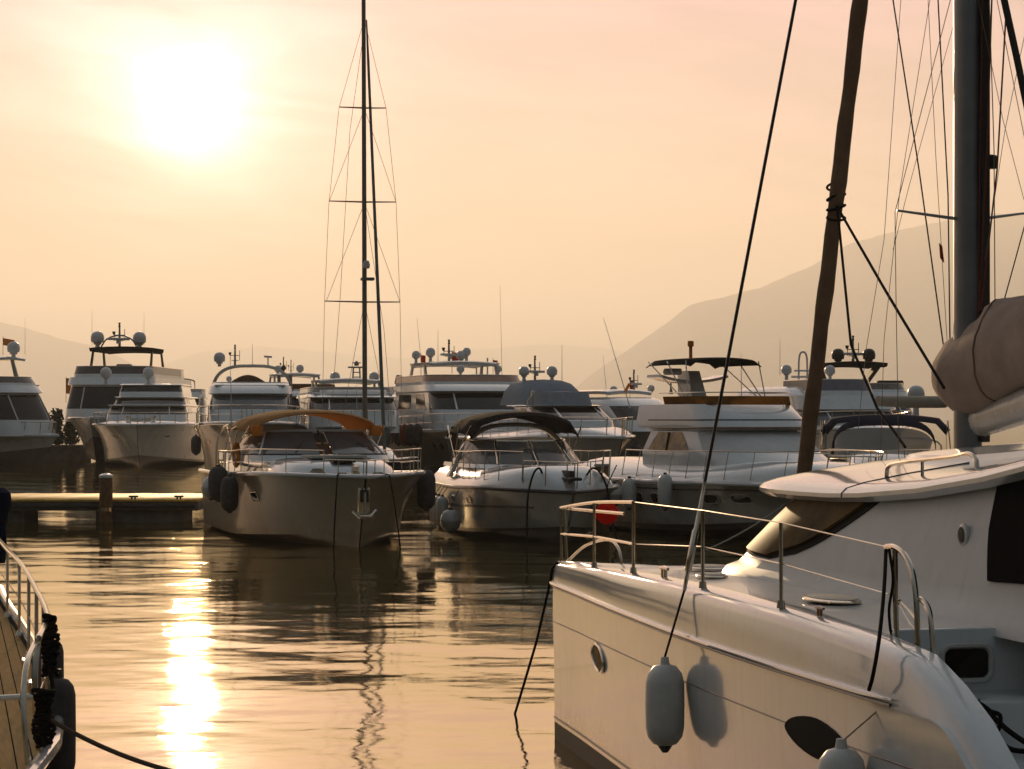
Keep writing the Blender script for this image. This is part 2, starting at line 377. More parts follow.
def teak():
    m = bpy.data.materials.new('teak_deck'); m.use_nodes = True; t = NT(m.node_tree); b = t.n['Principled BSDF']
    tc = t.node('ShaderNodeTexCoord').outputs['Object']; sp = t.node('ShaderNodeSeparateXYZ'); t.put(sp.inputs[0], tc)
    fr = t.m('FRACT', t.m('MULTIPLY', sp.outputs[1], 11.0)); seam = t.m('LESS_THAN', fr, 0.09)
    mp = t.node('ShaderNodeMapping'); t.put(mp.inputs[0], tc); mp.inputs['Scale'].default_value = (1.2, 14, 1)
    c = t.mix(t.noise(mp.outputs[0], 3, 5, 0.6), (0.34, 0.20, 0.085), (0.60, 0.40, 0.20))
    t.put(b.inputs['Base Color'], t.mix(seam, c, (0.03, 0.025, 0.02))); b.inputs['Roughness'].default_value = 0.85; b.inputs['Specular IOR Level'].default_value = 0.0; return m
TEAK = teak()

def place(px, Y, x, th):
    """ground point under the bow of a boat whose point x metres aft lies behind px at distance Y"""
    q = Q(px, HZ, Y); return Vector((q.x+math.sin(R(th))*x, q.y-math.cos(R(th))*x, 0))
def lat(o, x, px, py):
    """local point at x metres aft of the bow behind a pixel of the photograph"""
    an = o.rotation_euler.z; a = Vector((math.cos(an), math.sin(an))); y_ = Vector((-a.y, a.x)); k = (px-CX)/F
    bx, by = o.location.x+a.x*x, o.location.y+a.y*x
    y = (k*by-bx)/(y_.x-k*y_.y); Y = by+y_.y*y
    return Vector((x, y, CH-(py-HZ)*Y/F))
def sm(x): x = max(0.0, min(1.0, x)); return x*x*(3-2*x)
def lerp(a, b, u): return a+(b-a)*u
# ------------------------------------------------------------------ hull of a motor boat, bow at x = 0, aft = +x
class Hull:
    def __init__(s, L, B, fb, fs, rake=1.2, tm=0.55, p=2.3, chine=0.86, flare=1.7, drop=0.05, zc=0.5):
        s.L, s.B, s.fb, s.fs, s.rake, s.tm, s.p, s.ch, s.fl, s.dr, s.zc = L, B, fb, fs, rake, tm, p, chine, flare, drop, zc
    def sheer(s, x):
        u = max(0.0, x/s.L)
        b = s.B/2*(1-(1-min(u/s.tm, 1))**s.p)*(1-0.08*sm((u-0.6)/0.4))
        return max(b, 0.03), s.fb+(s.fs-s.fb)*sm(u*1.15)+s.dr*math.sin(PI*min(1, u*2))
    def sec(s, u, q):
        """half section: q -1 keel .. 0 chine .. 1 sheer"""
        x = u*s.L; b, z = s.sheer(x)
        bc = max(0.02, s.B/2*s.ch*(1-(1-min(u/(s.tm*1.25), 1))**1.55)*(1-0.06*sm((u-.6)/.4)))
        zch = 0.10+s.zc*s.fb*max(0, 1-u*1.5)**2
        if q >= 0:
            y = bc+(b-bc)*(1-(1-q)**1.0)**s.fl if b > bc else bc+(b-bc)*q
            zz = zch+(z-zch)*q
        else: y = bc*(1+q); zz = zch+(-0.55-zch)*(-q)**0.8
        xs = x+s.rake*(1-max(zz, -0.4)/s.fb)*max(0, 1-u)**3
        return xs, y, zz
    def pt(s, x, q, side):
        a = s.sec(x/s.L, q); return Vector((a[0], a[1]*side, a[2]))
    def frame(s, x, q, side):
        p = s.pt(x, q, side); tx = (s.pt(x+.05, q, side)-s.pt(x-.05, q, side)).normalized(); tq = (s.pt(x, q+.03, side)-s.pt(x, q-.03, side)).normalized()
        n = tx.cross(tq).normalized()
        if n.y*side < 0: n = -n
        return p, tx, tq, n
    def build(s, parent, m, boot=BOOT, bootq=0.16, stripe=None, capm=WHITE, deckm=DECK, toe=0.035, crown=None, edge=None):
        us = [0, .006, .02, .045, .08, .12, .17, .23, .3, .38, .46, .55, .65, .75, .85, .93, 1.0]
        qs = [-1, -.5, -.2, 0, .08, bootq, .32, .48, .64, .78, .9, 1.0]
        m_ = MB(); rings = []
        for u in us:
            l = [s.sec(u, q) for q in qs]
            rings.append([(x, -y, z) for x, y, z in l[::-1]]+[(x, y, z) for x, y, z in l[1:]])
        n = len(rings[0]); m_.loft(rings, False)
        for k, f in enumerate(m_.f):
            j = k % (n-1); j = min(j, n-2-j)                     # 0 at sheer
            m_.mi[k] = 1 if len(qs)-2-j < 5 else 0
        m_.cur = 0; m_.face([ (len(rings)-1)*n+j for j in range(n)])
        o = m_.build('hull', [m, boot], parent, 35)
        d = MB(); g = []
        for u in us:
            b, z = s.sheer(u*s.L); b = max(b-0.05, 0.004); xx = u*s.L+(0.05 if u < .02 else 0)
            if crown: cr = crown*min(1, b/(s.B*.30)); g.append([(xx, b*k, z-0.01+cr*(1-abs(k)**4.5)**.8) for k in (-1, -.985, -.95, -.9, -.82, -.7, -.5, 0, .5, .7, .82, .9, .95, .985, 1)])
            else: g.append([(xx, b*k, z-0.05+0.04*b*(1-k*k)) for k in (-1, -.8, -.5, 0, .5, .8, 1)])
        d.loft(g, False); d.build('deck', deckm, parent, 60)
        r = MB(); path = [(u*s.L, -s.sheer(u*s.L)[0], s.sheer(u*s.L)[1]) for u in us[::-1]]+[(u*s.L, s.sheer(u*s.L)[0], s.sheer(u*s.L)[1]) for u in us[1:]]
        r.tube(path, toe, 8); r.build('gunwale', capm, parent)
        if stripe:
            for side in (-1, 1):
                q, hgt, x0, x1, sm_ = stripe
                st = MB(); st.loft([[s.frame(lerp(x0, x1, i/16)*s.L, qq, side)[0]+s.frame(lerp(x0, x1, i/16)*s.L, qq, side)[3]*0.012 for qq in (q-hgt, q+hgt)] for i in range(17)], False)
                st.build('hull_stripe', sm_, parent)
        return o
    def port(s, parent, x, q, side, w, h, name='porthole', gm=TINT, rim=STEEL, sq=2.0):
        p, a, c, n = s.frame(x, q, side)
        def ring(k, off): 
            out = []
            for i in range(24):
                t_ = 2*PI*i/24; cx, sx = math.cos(t_), math.sin(t_)
                out.append(p+a*(w*k*abs(cx)**(2/sq)*math.copysign(1, cx))+c*(h*k*abs(sx)**(2/sq)*math.copysign(1, sx))+n*off)
            return out
        g = MB(); g.loft([ring(1.0, -0.03), ring(1.0, 0.008)], True, False, True); go = g.build(name, gm, parent)
        if rim is not None:
            r = MB(); r.tube(ring(1.05, 0.008), 0.018, 6, True); r.build('rim', rim, go)
        return go
# ------------------------------------------------------------------ cabins: a loft of plan outlines
class Shell:
    """rings: dict(zf, zb, xf, xb, w, n, e, wb): front/back height, front/back x, half width, nose length, squareness, back half width"""
    cy = 0.0
    def __init__(s, rings): s.r = rings
    def ring_pt(s, r, t):
        a = abs(t); e = r.get('e', 2.4); w, n, xf, xb = r['w'], r['n'], r['xf'], r['xb']; wb = r.get('wb', w)
        if a <= 0.5:
            th = a/0.5*PI/2; y = w*abs(math.sin(th))**(2/e); x = xf+n*(1-abs(math.cos(th))**(2/e))
        elif a <= 0.9: k = (a-.5)/.4; x = lerp(xf+n, xb, k); y = lerp(w, wb, k)
        else: k = (a-.9)/.1; x = xb; y = wb*(1-k)
        zf, zb = r['zf'], r.get('zb', r['zf']); z = lerp(zf, zb, (x-xf)/max(1e-6, xb-xf))
        return Vector((x, math.copysign(y, t), z))
    def at(s, t, v):
        v = max(0, min(len(s.r)-1, v)); i = min(int(v), len(s.r)-2); k = v-i
        return s.ring_pt(s.r[i], t).lerp(s.ring_pt(s.r[i+1], t), k)
    def ts(s):
        h = [0, .05, .1, .15, .2, .25, .3, .35, .4, .44, .47, .5, .55, .6, .68, .76, .84, .9, .95]
        return [-x for x in h[:0:-1]]+h+[1.0]
    def build(s, name, m, parent, top=True, ang=38):
        b = MB(); rings = [[s.ring_pt(r, t) for t in s.ts()] for r in s.r]
        b.loft(rings, True, True, False)
        if top:
            last = rings[-1]; c = sum(last, Vector())/len(last); prev = last
            for k in (0.5, 0.02):
                nr = [c.lerp(p, k)+Vector((0, 0, 0.05*(1-k))) for p in last]; b.loft([prev, nr], True); prev = nr
        return b.build(name, m, parent, ang)
    def patch(s, name, m, parent, t0, t1, v0, v1, off=0.012, nt=14, nv=4, ang=50):
        """a pane lying on the shell; t0, t1 may be functions of v"""
        f0 = t0 if callable(t0) else (lambda v: t0); f1 = t1 if callable(t1) else (lambda v: t1)
        g = []
        for i in range(nv+1):
            v = lerp(v0, v1, i/nv); row = []
            for j in range(nt+1):
                t = lerp(f0(v), f1(v), j/nt)
                p = s.at(t, v); du = s.at(t+.004, v)-s.at(t-.004, v); dv = s.at(t, v+.02)-s.at(t, v-.02)
                n = du.cross(dv).normalized()
                if n.dot(p-Vector((s.r[0]['xf']*0.3+s.r[0]['xb']*0.7, s.cy, p.z-0.2))) < 0: n = -n
                row.append((p, n))
            g.append(row)
        top = [[p+n*off for p, n in r] for r in g]; bot = [[p-n*0.02 for p, n in r] for r in g]
        b = MB(); b.loft([top[i]+bot[i][::-1] for i in range(nv+1)], True, True, True)
        return b.build(name, m, parent, ang)
# ------------------------------------------------------------------ fittings
def rail(parent, pts, h, posts, r=0.014, mid=None, m=STEEL, lean=(0, 0, 0), name='guard_rail', end=True):
    """top rail above the deck points, with each stanchion a part; posts = indices"""
    L = Vector(lean)
    top = [Vector(p)+Vector((0, 0, h))+L for p in pts]
    path = top
    if end: path = [Vector(pts[0])]+[Vector(pts[0]).lerp(top[0], .85)]+top+[Vector(pts[-1]).lerp(top[-1], .85), Vector(pts[-1])]
    MB().tube(path, r, 7).build(name, m, parent)
    if mid: MB().tube([Vector(p)+(Vector((0, 0, h))+L)*mid for p in pts], r*0.6, 6).build('lifeline', m, parent)
    for i in posts: MB().tube([Vector(pts[i])-Vector((0, 0, .03)), top[i]], r*0.9, 6).build('stanchion', m, parent)
def bow_rail(parent, H, x_end, h, n=8, inset=0.10, x0=0.05, mid=None, r=0.016, posts=None, lean=0.12, gap=False):
    for part in ((0,) if not gap else (-1, 1)):
        pts = []
        if part == 0:
            xs = [x_end*(1-(i/n))**1.5 for i in range(n)]
            pts = [(max(x, x0), -max(H.sheer(x)[0]-inset, 0), H.sheer(x)[1]) for x in xs]+[(x0-.05, 0, H.fb)]+[(max(x, x0), max(H.sheer(x)[0]-inset, 0), H.sheer(x)[1]) for x in xs[::-1]]
        else:
            xs = [lerp(x_end, gap, i/n) for i in range(n+1)]
            pts = [(x, part*(H.sheer(x)[0]-inset), H.sheer(x)[1]) for x in xs]
        rail(parent, pts, h, posts or range(1, len(pts)-1), r, mid, lean=(-lean, 0, 0), name='bow_rail')
def dome(parent, x, y, z, r, m=DOMEW, base=True, name='radar_dome'):
    o = MB().lathe([(0, -r*1.0), (r*.55, -r*1.0), (r*.6, -r*.72), (r*.93, -r*.60), (r, -r*.1), (r*.985, r*.18), (r*.90, r*.5), (r*.72, r*.76), (r*.42, r*.95), (0, r*1.02)], (x, y, z), 20).build(name, m, parent, 50)
    if base: MB().lathe([(0, -r*1.5), (r*.35, -r*1.5), (r*.3, -r*1.0), (0, -r*1.0)], (x, y, z), 10).build('pedestal', WHITE if m is DOMEW else RUBBER, o)
    return o
def antenna(parent, x, y, z, h, lean=(0, 0), r=0.012, m=None):
    MB().tube([(x, y, z), (x+lean[0]*.08, y+lean[1]*.08, z+h*.08), (x+lean[0], y+lean[1], z+h)], [r*1.9, r*1.2, r*.5], 5).build('antenna', m or DOMEW, parent)
def mast_cluster(parent, x, y, z, h, m=WHITE, radar=True, s=1.0):
    o = MB().tube([(x, y, z), (x+.03, y, z+h)], [.07*s, .045*s], 8).tube([(x, y-.28*s, z+h*.62), (x, y+.28*s, z+h*.62)], .022*s, 6).tube([(x, y-.2*s, z+h*.35), (x, y+.2*s, z+h*.35)], .02*s, 6)\
        .tube([(x, y-.26*s, z+h*.35), (x, y-.26*s, z+h*.9)], .018*s, 5).tube([(x, y+.26*s, z+h*.35), (x, y+.26*s, z+h*.72)], .018*s, 5).build('signal_mast', m, parent)
    MB().lathe([(0, 0), (.06*s, 0), (.06*s, .05*s), (.045*s, .06*s), (.045*s, .16*s), (.06*s, .17*s), (.05*s, .22*s), (0, .23*s)], (x, y, z+h), 10).build('mast_light', RUBBER, o)
    MB().lathe([(0, 0), (.05*s, 0), (.09*s, .16*s), (0, .16*s)], (x, y+.28*s, z+h*.64), 10).build('horn', RUBBER, o)
    if radar:
        MB().box(-.12*s, .12*s, -.55*s, .55*s, -.05*s, .07*s, .03*s, rot=Matrix.Rotation(.5, 3, 'Z'), o=(x-.22*s, y, z+h*.42)).build('radar_scanner', DOMEW, o)
        MB().lathe([(0, -.22*s), (.12*s, -.22*s), (.10*s, -.05*s), (0, -.05*s)], (x-.22*s, y, z+h*.42), 10).build('scanner_base', DOMEW, o)
    return o
def arch(parent, x0, x1, w0, w1, z0, z1, wid=0.35, th=0.12, m=WHITE, name='radar_arch', n=18, sq=3.2):
    """an arch across the boat: feet at x0, z0, crown at x1, z1"""
    rings = []
    for i in range(n+1):
        a = PI*i/n; c, s_ = math.cos(a), math.sin(a)
        yy = abs(c)**(2/sq)*math.copysign(1, c); k = abs(s_)**(2/sq)
        w = lerp(w0, w1, k); x = lerp(x0, x1, k); z = lerp(z0, z1, k); wd = lerp(wid*1.5, wid, k)
        nrm = Vector((0, yy*.6, k)).normalized()
        pts = []
        for dx, dn in ((-.5, 0), (-.4, .5), (.4, .5), (.5, 0), (.4, -.5), (-.4, -.5)): pts.append(Vector((x+dx*wd, yy*w, z))+nrm*dn*th)
        rings.append(pts)
    return MB().loft(rings, True, True, True).build(name, m, parent, 50)
def bimini(parent, x0, x1, w, z, crown, m, legs=True, drop=0.15, zleg=None, sag=0.02, name='bimini', frame_m=STEEL, tilt=0.0, xl=None, nose=0.0):
    g = []
    nx, ny = 12, 12
    for i in range(nx+1):
        u = i/nx; row = []
        for j in range(ny+1):
            k = -1+2*j/ny
            x = lerp(x0, x1, u)+nose*k*k*(1-u)
            zz = z+crown*(1-abs(k)**2.4)+tilt*u-sag*math.sin(3*PI*u)**2+0.10*crown*math.sin(PI*u)-drop*(max(0, abs(k)-.86)/.14)**1.5-drop*.5*(max(0, abs(2*u-1)-.8)/.2)**2
            row.append((x, w*k*(1-0.06*(abs(2*u-1))**3), zz))
        g.append(row)
    o = MB().sheet(g, 0.03, (0, 0, 1)).build(name, m, parent, 60)
    if legs:
        zl = zleg
        for u in (0.08, 0.5, 0.92):
            for sd in (-1, 1):
                pts = [(lerp(lerp(x0, x1, .5) if xl is None else xl, lerp(x0, x1, u), q), sd*w*lerp(1.03, .96, q), lerp(zl, z+tilt*u, q)) for q in (0, .5, .95, 1)]
                MB().tube(pts, 0.019, 6).build('bimini_pole', frame_m, parent)
    return o
def fender(loc, r, h, m, label, cat='fender', name='fender', rope_to=None, rz=0, group=None, tip=None):
    o = empty(name, loc, rz, label, cat, group)
    MB().lathe([(0, -h/2), (r*.30, -h/2+.005), (r*.62, -h/2+r*.14), (r*.9, -h/2+r*.5), (r, -h/2+r*1.0), (r*1.02, 0), (r, h/2-r*1.0), (r*.88, h/2-r*.5), (r*.6, h/2-r*.14), (r*.3, h/2-.005), (0, h/2)], (0, 0, 0), 22).build('fender_body', m, o, 60)
    MB().lathe([(0, -.02), (r*.28, -.02), (r*.20, .05), (0, .05)], (0, 0, h/2), 10).build('end_cap', m if tip is None else tip, o)
    MB().lathe([(0, -.045), (r*.16, -.045), (r*.42, .012), (0, .02)], (0, 0, -h/2), 10).build('end_cap', RUBBER, o)
    if rope_to is not None:
        v = Matrix.Rotation(-rz, 3, 'Z') @ (Vector(rope_to)-Vector(loc))
        MB().tube([(0, 0, h/2+.05), v], 0.009, 6).build('lanyard', ROPED, o)
    return o
def rope(name, pts, r, label, m=ROPED, cat='rope', group=None, seg=7):
    return tag(MB().tube(pts, r, seg).build(name, m), label, cat, group)
def boat(name, bow, th, label, cat, group=None):
    """bow: ground point below the stem head; th: degrees the bow is turned to the right of the viewer"""
    return empty(name, (bow.x, bow.y, 0), PI/2+R(th), label, cat, group)
def world(o, p): return Matrix.Translation(o.location) @ Matrix.Rotation(o.rotation_euler.z, 4, 'Z') @ Vector(p)
# ------------------------------------------------------------------ the catamaran in the right foreground
CA = math.atan2(-0.9747, 0.2233)
cat = empty('sailing_catamaran', (0.45, 24.0, 0), CA, 'large white sailing catamaran filling the right foreground, with a brown rolled headsail and covered boom', 'catamaran')
def ip(x, tab): return float(np.interp(x, [a for a, b in tab], [b for a, b in tab]))
CHB = [(0, .03), (.25, .05), (.7, .08), (1.4, .13), (2.4, .215), (3.4, .30), (5.4, .45), (7, .54), (8.4, .60), (10.1, .65), (12.6, .66)]
CZ = [(0, 1.74), (.3, 1.755), (1.4, 1.80), (2.4, 1.845), (3.4, 1.88), (5.4, 1.93), (8.4, 1.95), (10.1, 1.915), (10.7, 1.865), (11.1, 1.74), (11.45, 1.59), (11.8, 1.37), (12.2, .95), (12.6, .55)]
def cat_out(s, z):
    """outer half beam of the hull at a height"""
    h = ip(s, CHB); zt = ip(s, CZ)
    k = max(0, min(1, z/1.6)); return h*(0.80+0.23*math.sin(min(1, k*1.15)*PI/2)**0.8)+(0.012 if z > .9 else 0)
ST = [0, .08, .25, .5, .9, 1.4, 1.9, 2.4, 3, 3.6, 4.4, 5.4, 6.4, 7.4, 8.4, 9.2, 9.98]
ST2 = ST+[10.4, 10.7, 10.9, 11.1, 11.3, 11.45, 11.6, 11.8, 12.0, 12.2, 12.6]
def cat_hull(mirror, cname):
    b = MB(); sg = lambda w: (4.7-w if mirror else w)
    rings = []
    for s in ST2:
        h, zt = ip(s, CHB), ip(s, CZ); f = min(1, h/.30)
        zz = [-.35, -.15, 0.03, 0.17, .45, .8, 1.17, 1.21, 1.4, 1.555, 1.58]
        ring = [(s, sg(0), -.42)]
        for z in zz:
            z2 = min(z, zt-.12*f-.005*(1.6-z)); ring.append((s, sg(-cat_out(s, z2)*(0.55 if z < -.2 else .85 if z < 0 else 1)), z2))
        ring += [(s, sg(-(h-.0*f)), zt-.11*f), (s, sg(-(h-.012*f)), zt-.055*f), (s, sg(-(h-.045*f)), zt-.018*f), (s, sg(-(h-.10*f)), zt), (s, sg(-(h-.19*f)*1.0 if h > .25 else -h*.3), zt+.004)]
        rings.append(ring)
    n = len(rings[0]); b.loft(rings, False)
    for k in range(len(b.f)):
        if k % (n-1) < 4: b.mi[k] = 1
    # inner side of the hull
    b.cur = 0; inner = []
    for s in ST2:
        h, zt = ip(s, CHB), ip(s, CZ)
        inner.append([(s, sg(0), -.42)]+[(s, sg(cat_out(s, z)*.95), z) for z in (-.3, 0, .6, 1.2)]+[(s, sg(h), zt-.06), (s, sg(h-.05), zt)])
    b.loft(inner, False, flip=True)
    b.face([len(b.v)-len(inner[0])+j for j in range(len(inner[0]))])
    o = b.build('hull', [HULLW, ANTIFOUL], cat, 40); return o
cat_hull(False, 'hull'); cat_hull(True, 'hull')
# deck between the gunwale and the middle, then the same mirrored
for mir in (False, True):
    sg = (lambda w: 4.7-w) if mir else (lambda w: w)
    g = []
    for s in ST[1:]:
        h, zt = ip(s, CHB), ip(s, CZ); f = min(1, h/.30)
        w0 = -(h-.19*f) if h > .25 else -h*.3
        w1 = 2.35 if s > 3.5 else (h-.05)
        g.append([(s, sg(lerp(w0, w1, k)), zt+.003+.03*math.sin(min(1, k*2)*PI/2)) for k in (0, .08, .2, .4, .7, 1)])
    MB().loft(g, False).build('deck', DECK, cat, 60)
# bow crossbeam
MB().tube([(.55, .05, 1.60), (.45, 2.35, 1.62), (.55, 4.65, 1.60)], .09, 10).build('crossbeam', ALU, cat)
tr = MB(); tr.sheet([[(.65+2.8*i/6, .32+4.06*j/8, 1.72-.06*math.sin(PI*i/6)*math.sin(PI*j/8)) for j in range(9)] for i in range(7)], .015).build('trampoline', BLACKCANVAS, cat)
# rub rail and styling lines
for mir in (False, True):
    sg = (lambda w: 4.7-w) if mir else (lambda w: w)
    xs = [.01, .15, .4, .9, 1.6, 2.4, 3.4, 4.4, 5.4, 6.4, 7.4, 8.4, 9.4, 10.1, 10.6]
    MB().tube([(s, sg(-cat_out(s, 1.56)-.012), 1.555+.05*(s/10)**2) for s in xs], [.026]*(len(xs)-1)+[.01], 8, flat=0.75).build('rub_rail', WHITE, cat)
    MB().tube([(s, sg(-cat_out(s, 1.55)-.022), 1.525+.05*(s/10)**2) for s in xs[1:]], .010, 6).build('rub_strip', BOOT, cat)
    MB().tube([(s, sg(-cat_out(s, 1.19)-.001), 1.17+.10*(s/12)) for s in xs+[11.4, 11.9]], .006, 6).build('styling_line', BOOT, cat)
    MB().tube([(s, sg(-cat_out(s, .21)-.002), .215+.02*(s/12)) for s in xs+[11.4, 11.9]], .010, 6).build('boot_line', mat('gold_tape', (.35, .22, .08), .4), cat)
# oval hull windows
def cat_win(s0, z0, a, h, rimmed, mt, tilt=0.0, nm='hull_window', sq=2.0):
    def ring(k, off, n=28):
        out = []
        for i in range(n):
            q = 2*PI*i/n; c, si = math.cos(q), math.sin(q)
            c = abs(c)**(2/sq)*math.copysign(1, c); si = abs(si)**(2/sq)*math.copysign(1, si)
            s = s0+a*k*c; z = z0+h*k*si+tilt*a*k*c
            out.append((s, -cat_out(s, z)-off, z))
        return out
    o = MB().loft([ring(1, -.03), ring(1, .006), ring(.9, .009)], True, False, True).build(nm, mt, cat)
    if rimmed: MB().tube(ring(1.05, .008), .014, 8, True).build('rim', STEEL, o)
    return o
GOLDLIT = mat('gold_lit_screen', (.115, .068, .02), .5, var=.6, scale=1.6, spec=.02)  # golden light seen through the screen, painted into an opaque pane
PORTGOLD = mat('sunlit_porthole', (.15, .075, .015), .4, var=.8, scale=6, spec=.02)  # amber light in the porthole put into its colour
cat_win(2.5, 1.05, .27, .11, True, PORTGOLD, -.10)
wn = cat_win(9.25, 1.22, .62, .125, False, MATTE, .0, sq=1.7)
# stern: aft facing riser, steps, coaming
b = MB(); b.box(9.9, 10.0, -.44, 2.3, 1.0, 1.952, .015); b.build('cockpit_riser', WHITE, cat)
b = MB()
for k, (s0, s1, z) in enumerate(((9.97, 10.55, 1.58), (10.5, 11.1, 1.27), (11.05, 11.65, .95), (11.6, 12.2, .62), (12.15, 12.55, .35))): b.box(s0, s1, -.47, .60, -.2, z, .02)
b.build('boarding_steps', WHITE, cat)
def rrect(w, h, r, n=6):
    out = []
    for cx, cy, a0 in ((w-r, h-r, 0), (-w+r, h-r, 90), (-w+r, -h+r, 180), (w-r, -h+r, 270)):
        for i in range(n+1): a = R(a0+90*i/n); out.append((cx+r*math.cos(a), cy+r*math.sin(a)))
    return out
vw = MB().loft([[(10.0, .015+y, 1.745+z) for y, z in rrect(.135, .085, .045)], [(10.012, .015+y, 1.745+z) for y, z in rrect(.135, .085, .045)]], True, True, True).build('stern_window', TINT, cat)
MB().tube([(10.008, .015+y, 1.745+z) for y, z in rrect(.155, .105, .06)], .016, 6, True).build('rim', CREAM, vw)
# small side locker at right edge
MB().box(9.6, 10.03, .30, 1.3, 1.86, 2.02, .03).build('cockpit_coaming', CREAM, cat)
# --- cabin
class CatShell(Shell):
    cy = 2.35
    def ring_pt(s, r, t):
        p = super().ring_pt(r, t); p.y += 2.35; return p
def rr(z, xf, n, w, xb, zb=None, e=3.0, wb=None): return dict(zf=z, zb=z if zb is None else zb, xf=xf, xb=xb, w=w, n=n, e=e, wb=w if wb is None else wb)
class Cabin(CatShell):
    def ring_pt(s, r, t):
        p = super().ring_pt(r, t); p.z += (.017*max(0, p.x-6.0)**2)*max(0, (p.z-1.95)/.7); return p
cab = Cabin([rr(1.90, 3.25, 2.3, 2.16, 10.6), rr(1.985, 3.36, 2.3, 2.13, 10.6), rr(2.02, 3.46, 2.3, 2.06, 10.6), rr(2.10, 3.62, 2.3, 2.035, 10.6), rr(2.36, 4.12, 2.25, 1.95, 10.6), rr(2.63, 4.60, 2.2, 1.82, 10.6)])
cab.build('cabin', SATIN, cat, top=True, ang=50)
we = lambda v: -.452-(.105*max(0, min(1, (v-3.0)/2.0))**0.55)

cab.patch('windscreen', GOLDLIT, cat, we, lambda v: -we(v), 3.1, 5.0, .035, 40, 8)
we2 = lambda v: we(v)-.018
cab.patch('windscreen_surround', MATTE, cat, we2, lambda v: -we2(v), 3.02, 5.0, .010, 40, 8)
cab.patch('windscreen_top_band', MATTE, cat, lambda v: we(v)-.006, lambda v: -we(v)+.006, 4.74, 5.0, .042, 40, 3)  # dark band across the top of the screen
cab.patch('cockpit_opening', BLACKCANVAS, cat, -.9, lambda v: -.818+.048*(v-3.1)/1.9, 3.15, 4.98, .02, 6, 6)  # black sheet in place of the deep shade inside the cockpit
# vent on the cabin side
pv = cab.at(-.758, 4.0); b = MB(); b.lathe([(0, 0), (.075, 0), (.075, .02), (.055, .03), (.05, .012), (0, .012)], (0, 0, 0), 24, 'y', rot=Matrix.Rotation(PI, 3, 'Z')); b.build('cabin_vent', CREAM, cat, loc=(pv.x, pv.y+.004, pv.z))
MB().lathe([(0, 0), (.045, 0), (.04, .014), (0, .016)], (0, 0, 0), 16, 'y', rot=Matrix.Rotation(PI, 3, 'Z')).build('vent_grille', RUBBER, cat, loc=(pv.x, pv.y-.012, pv.z))
MB().box(3.6, 10.55, .45, 4.25, .85, 1.93, .12).build('bridge_deck', WHITE, cat)
dr = MB().box(10.60, 10.63, 1.0, 3.7, 1.98, 2.62, .01).build('cockpit_door', TINT, cat)
for y in (1.0, 1.9, 2.8, 3.7): MB().box(10.61, 10.65, y-.03, y+.03, 1.96, 2.64, .008).build('frame', STEEL, dr)
# --- roof
class Roof(CatShell):
    def ring_pt(s, r, t):
        p = super().ring_pt(r, t); p.z += (.017*max(0, p.x-6.0)**2); return p
def ro(ins, z, e=2.8): return rr(2.585+z, 3.62+ins, 2.3-ins*.25, 1.95-ins, 11.2-ins*.3, e=e)
roof = Roof([ro(.35, .0), ro(.06, -.01), ro(.0, .025), ro(.0, .055), ro(.03, .09), ro(.14, .13), ro(.40, .19), ro(.8, .265), ro(1.2, .315)])
roof.build('coachroof', WHITE, cat, ang=30)
rp = Roof([rr(2.82, 4.9, 1.6, 1.02, 11.0), rr(2.915, 5.0, 1.6, .97, 11.0), rr(2.935, 5.1, 1.6, .88, 11.0)])
rp.build('roof_panel', WHITE, cat, ang=30)
b = MB(); b.tube([roof.at(-.575, v)+Vector((0, -.001, .001)) for v in (2, 3, 4, 5, 5.5, 6, 6.5, 7)], .006, 5); b.build('roof_seam', BOOT, cat)
# grab rail on the roof edge
g0, g1 = roof.at(-.572, 5.6), roof.at(-.715, 5.3)
path = [g0, g0+Vector((.02, 0, .07)), g0+Vector((.12, 0, .10))]+[g0.lerp(g1, k)+Vector((0, 0, .10)) for k in (.25, .5, .75)]+[g1+Vector((-.15, 0, .10)), g1+Vector((-.03, 0, .07)), g1]
gr = MB().tube(spline(path, 4), .016, 8).build('grab_rail', STEEL, cat)
for k in (.42,): MB().tube([g0.lerp(g1, k)+Vector((0, 0, -.03)), g0.lerp(g1, k)+Vector((0, 0, .10))], .012, 6).build('rail_foot', STEEL, gr)
# --- deck hatches, cleat
def hatch(s, w, a, c, z, nm='deck_hatch'):
    f = MB().lathe([(0, 0), (1, 0), (1, .008), (.93, .018), (0, .018)], (0, 0, 0), 30).build(nm, STEEL, cat, loc=(s, w, z)); f.scale = (a, c, 1)
    MB().lathe([(0, 0), (.86, 0), (.86, .022), (.8, .025), (0, .025)], (0, 0, 0), 30).build('lid', CUSHION, f)
hatch(8.05, -.10, .34, .17, 1.975); hatch(5.15, -.02, .20, .12, 1.945); hatch(3.9, .35, .25, .2, 1.93)
def cleat(s, w, z, m=STEEL, k=1.0): MB().tube([(s-.09*k, w, z+.05*k), (s, w, z+.055*k), (s+.09*k, w, z+.05*k)], [.012*k, .016*k, .012*k], 7).tube([(s-.03*k, w, z-.01), (s-.03*k, w, z+.05*k)], .014*k, 7).tube([(s+.03*k, w, z-.01), (s+.03*k, w, z+.05*k)], .014*k, 7).build('cleat', m, cat)
cleat(4.6, -.25, 1.92, STEEL, 1.2); cleat(8.9, -.50, 1.955, WOODP, .8); cleat(10.55, -.63, 1.565, STEEL, 1.0)
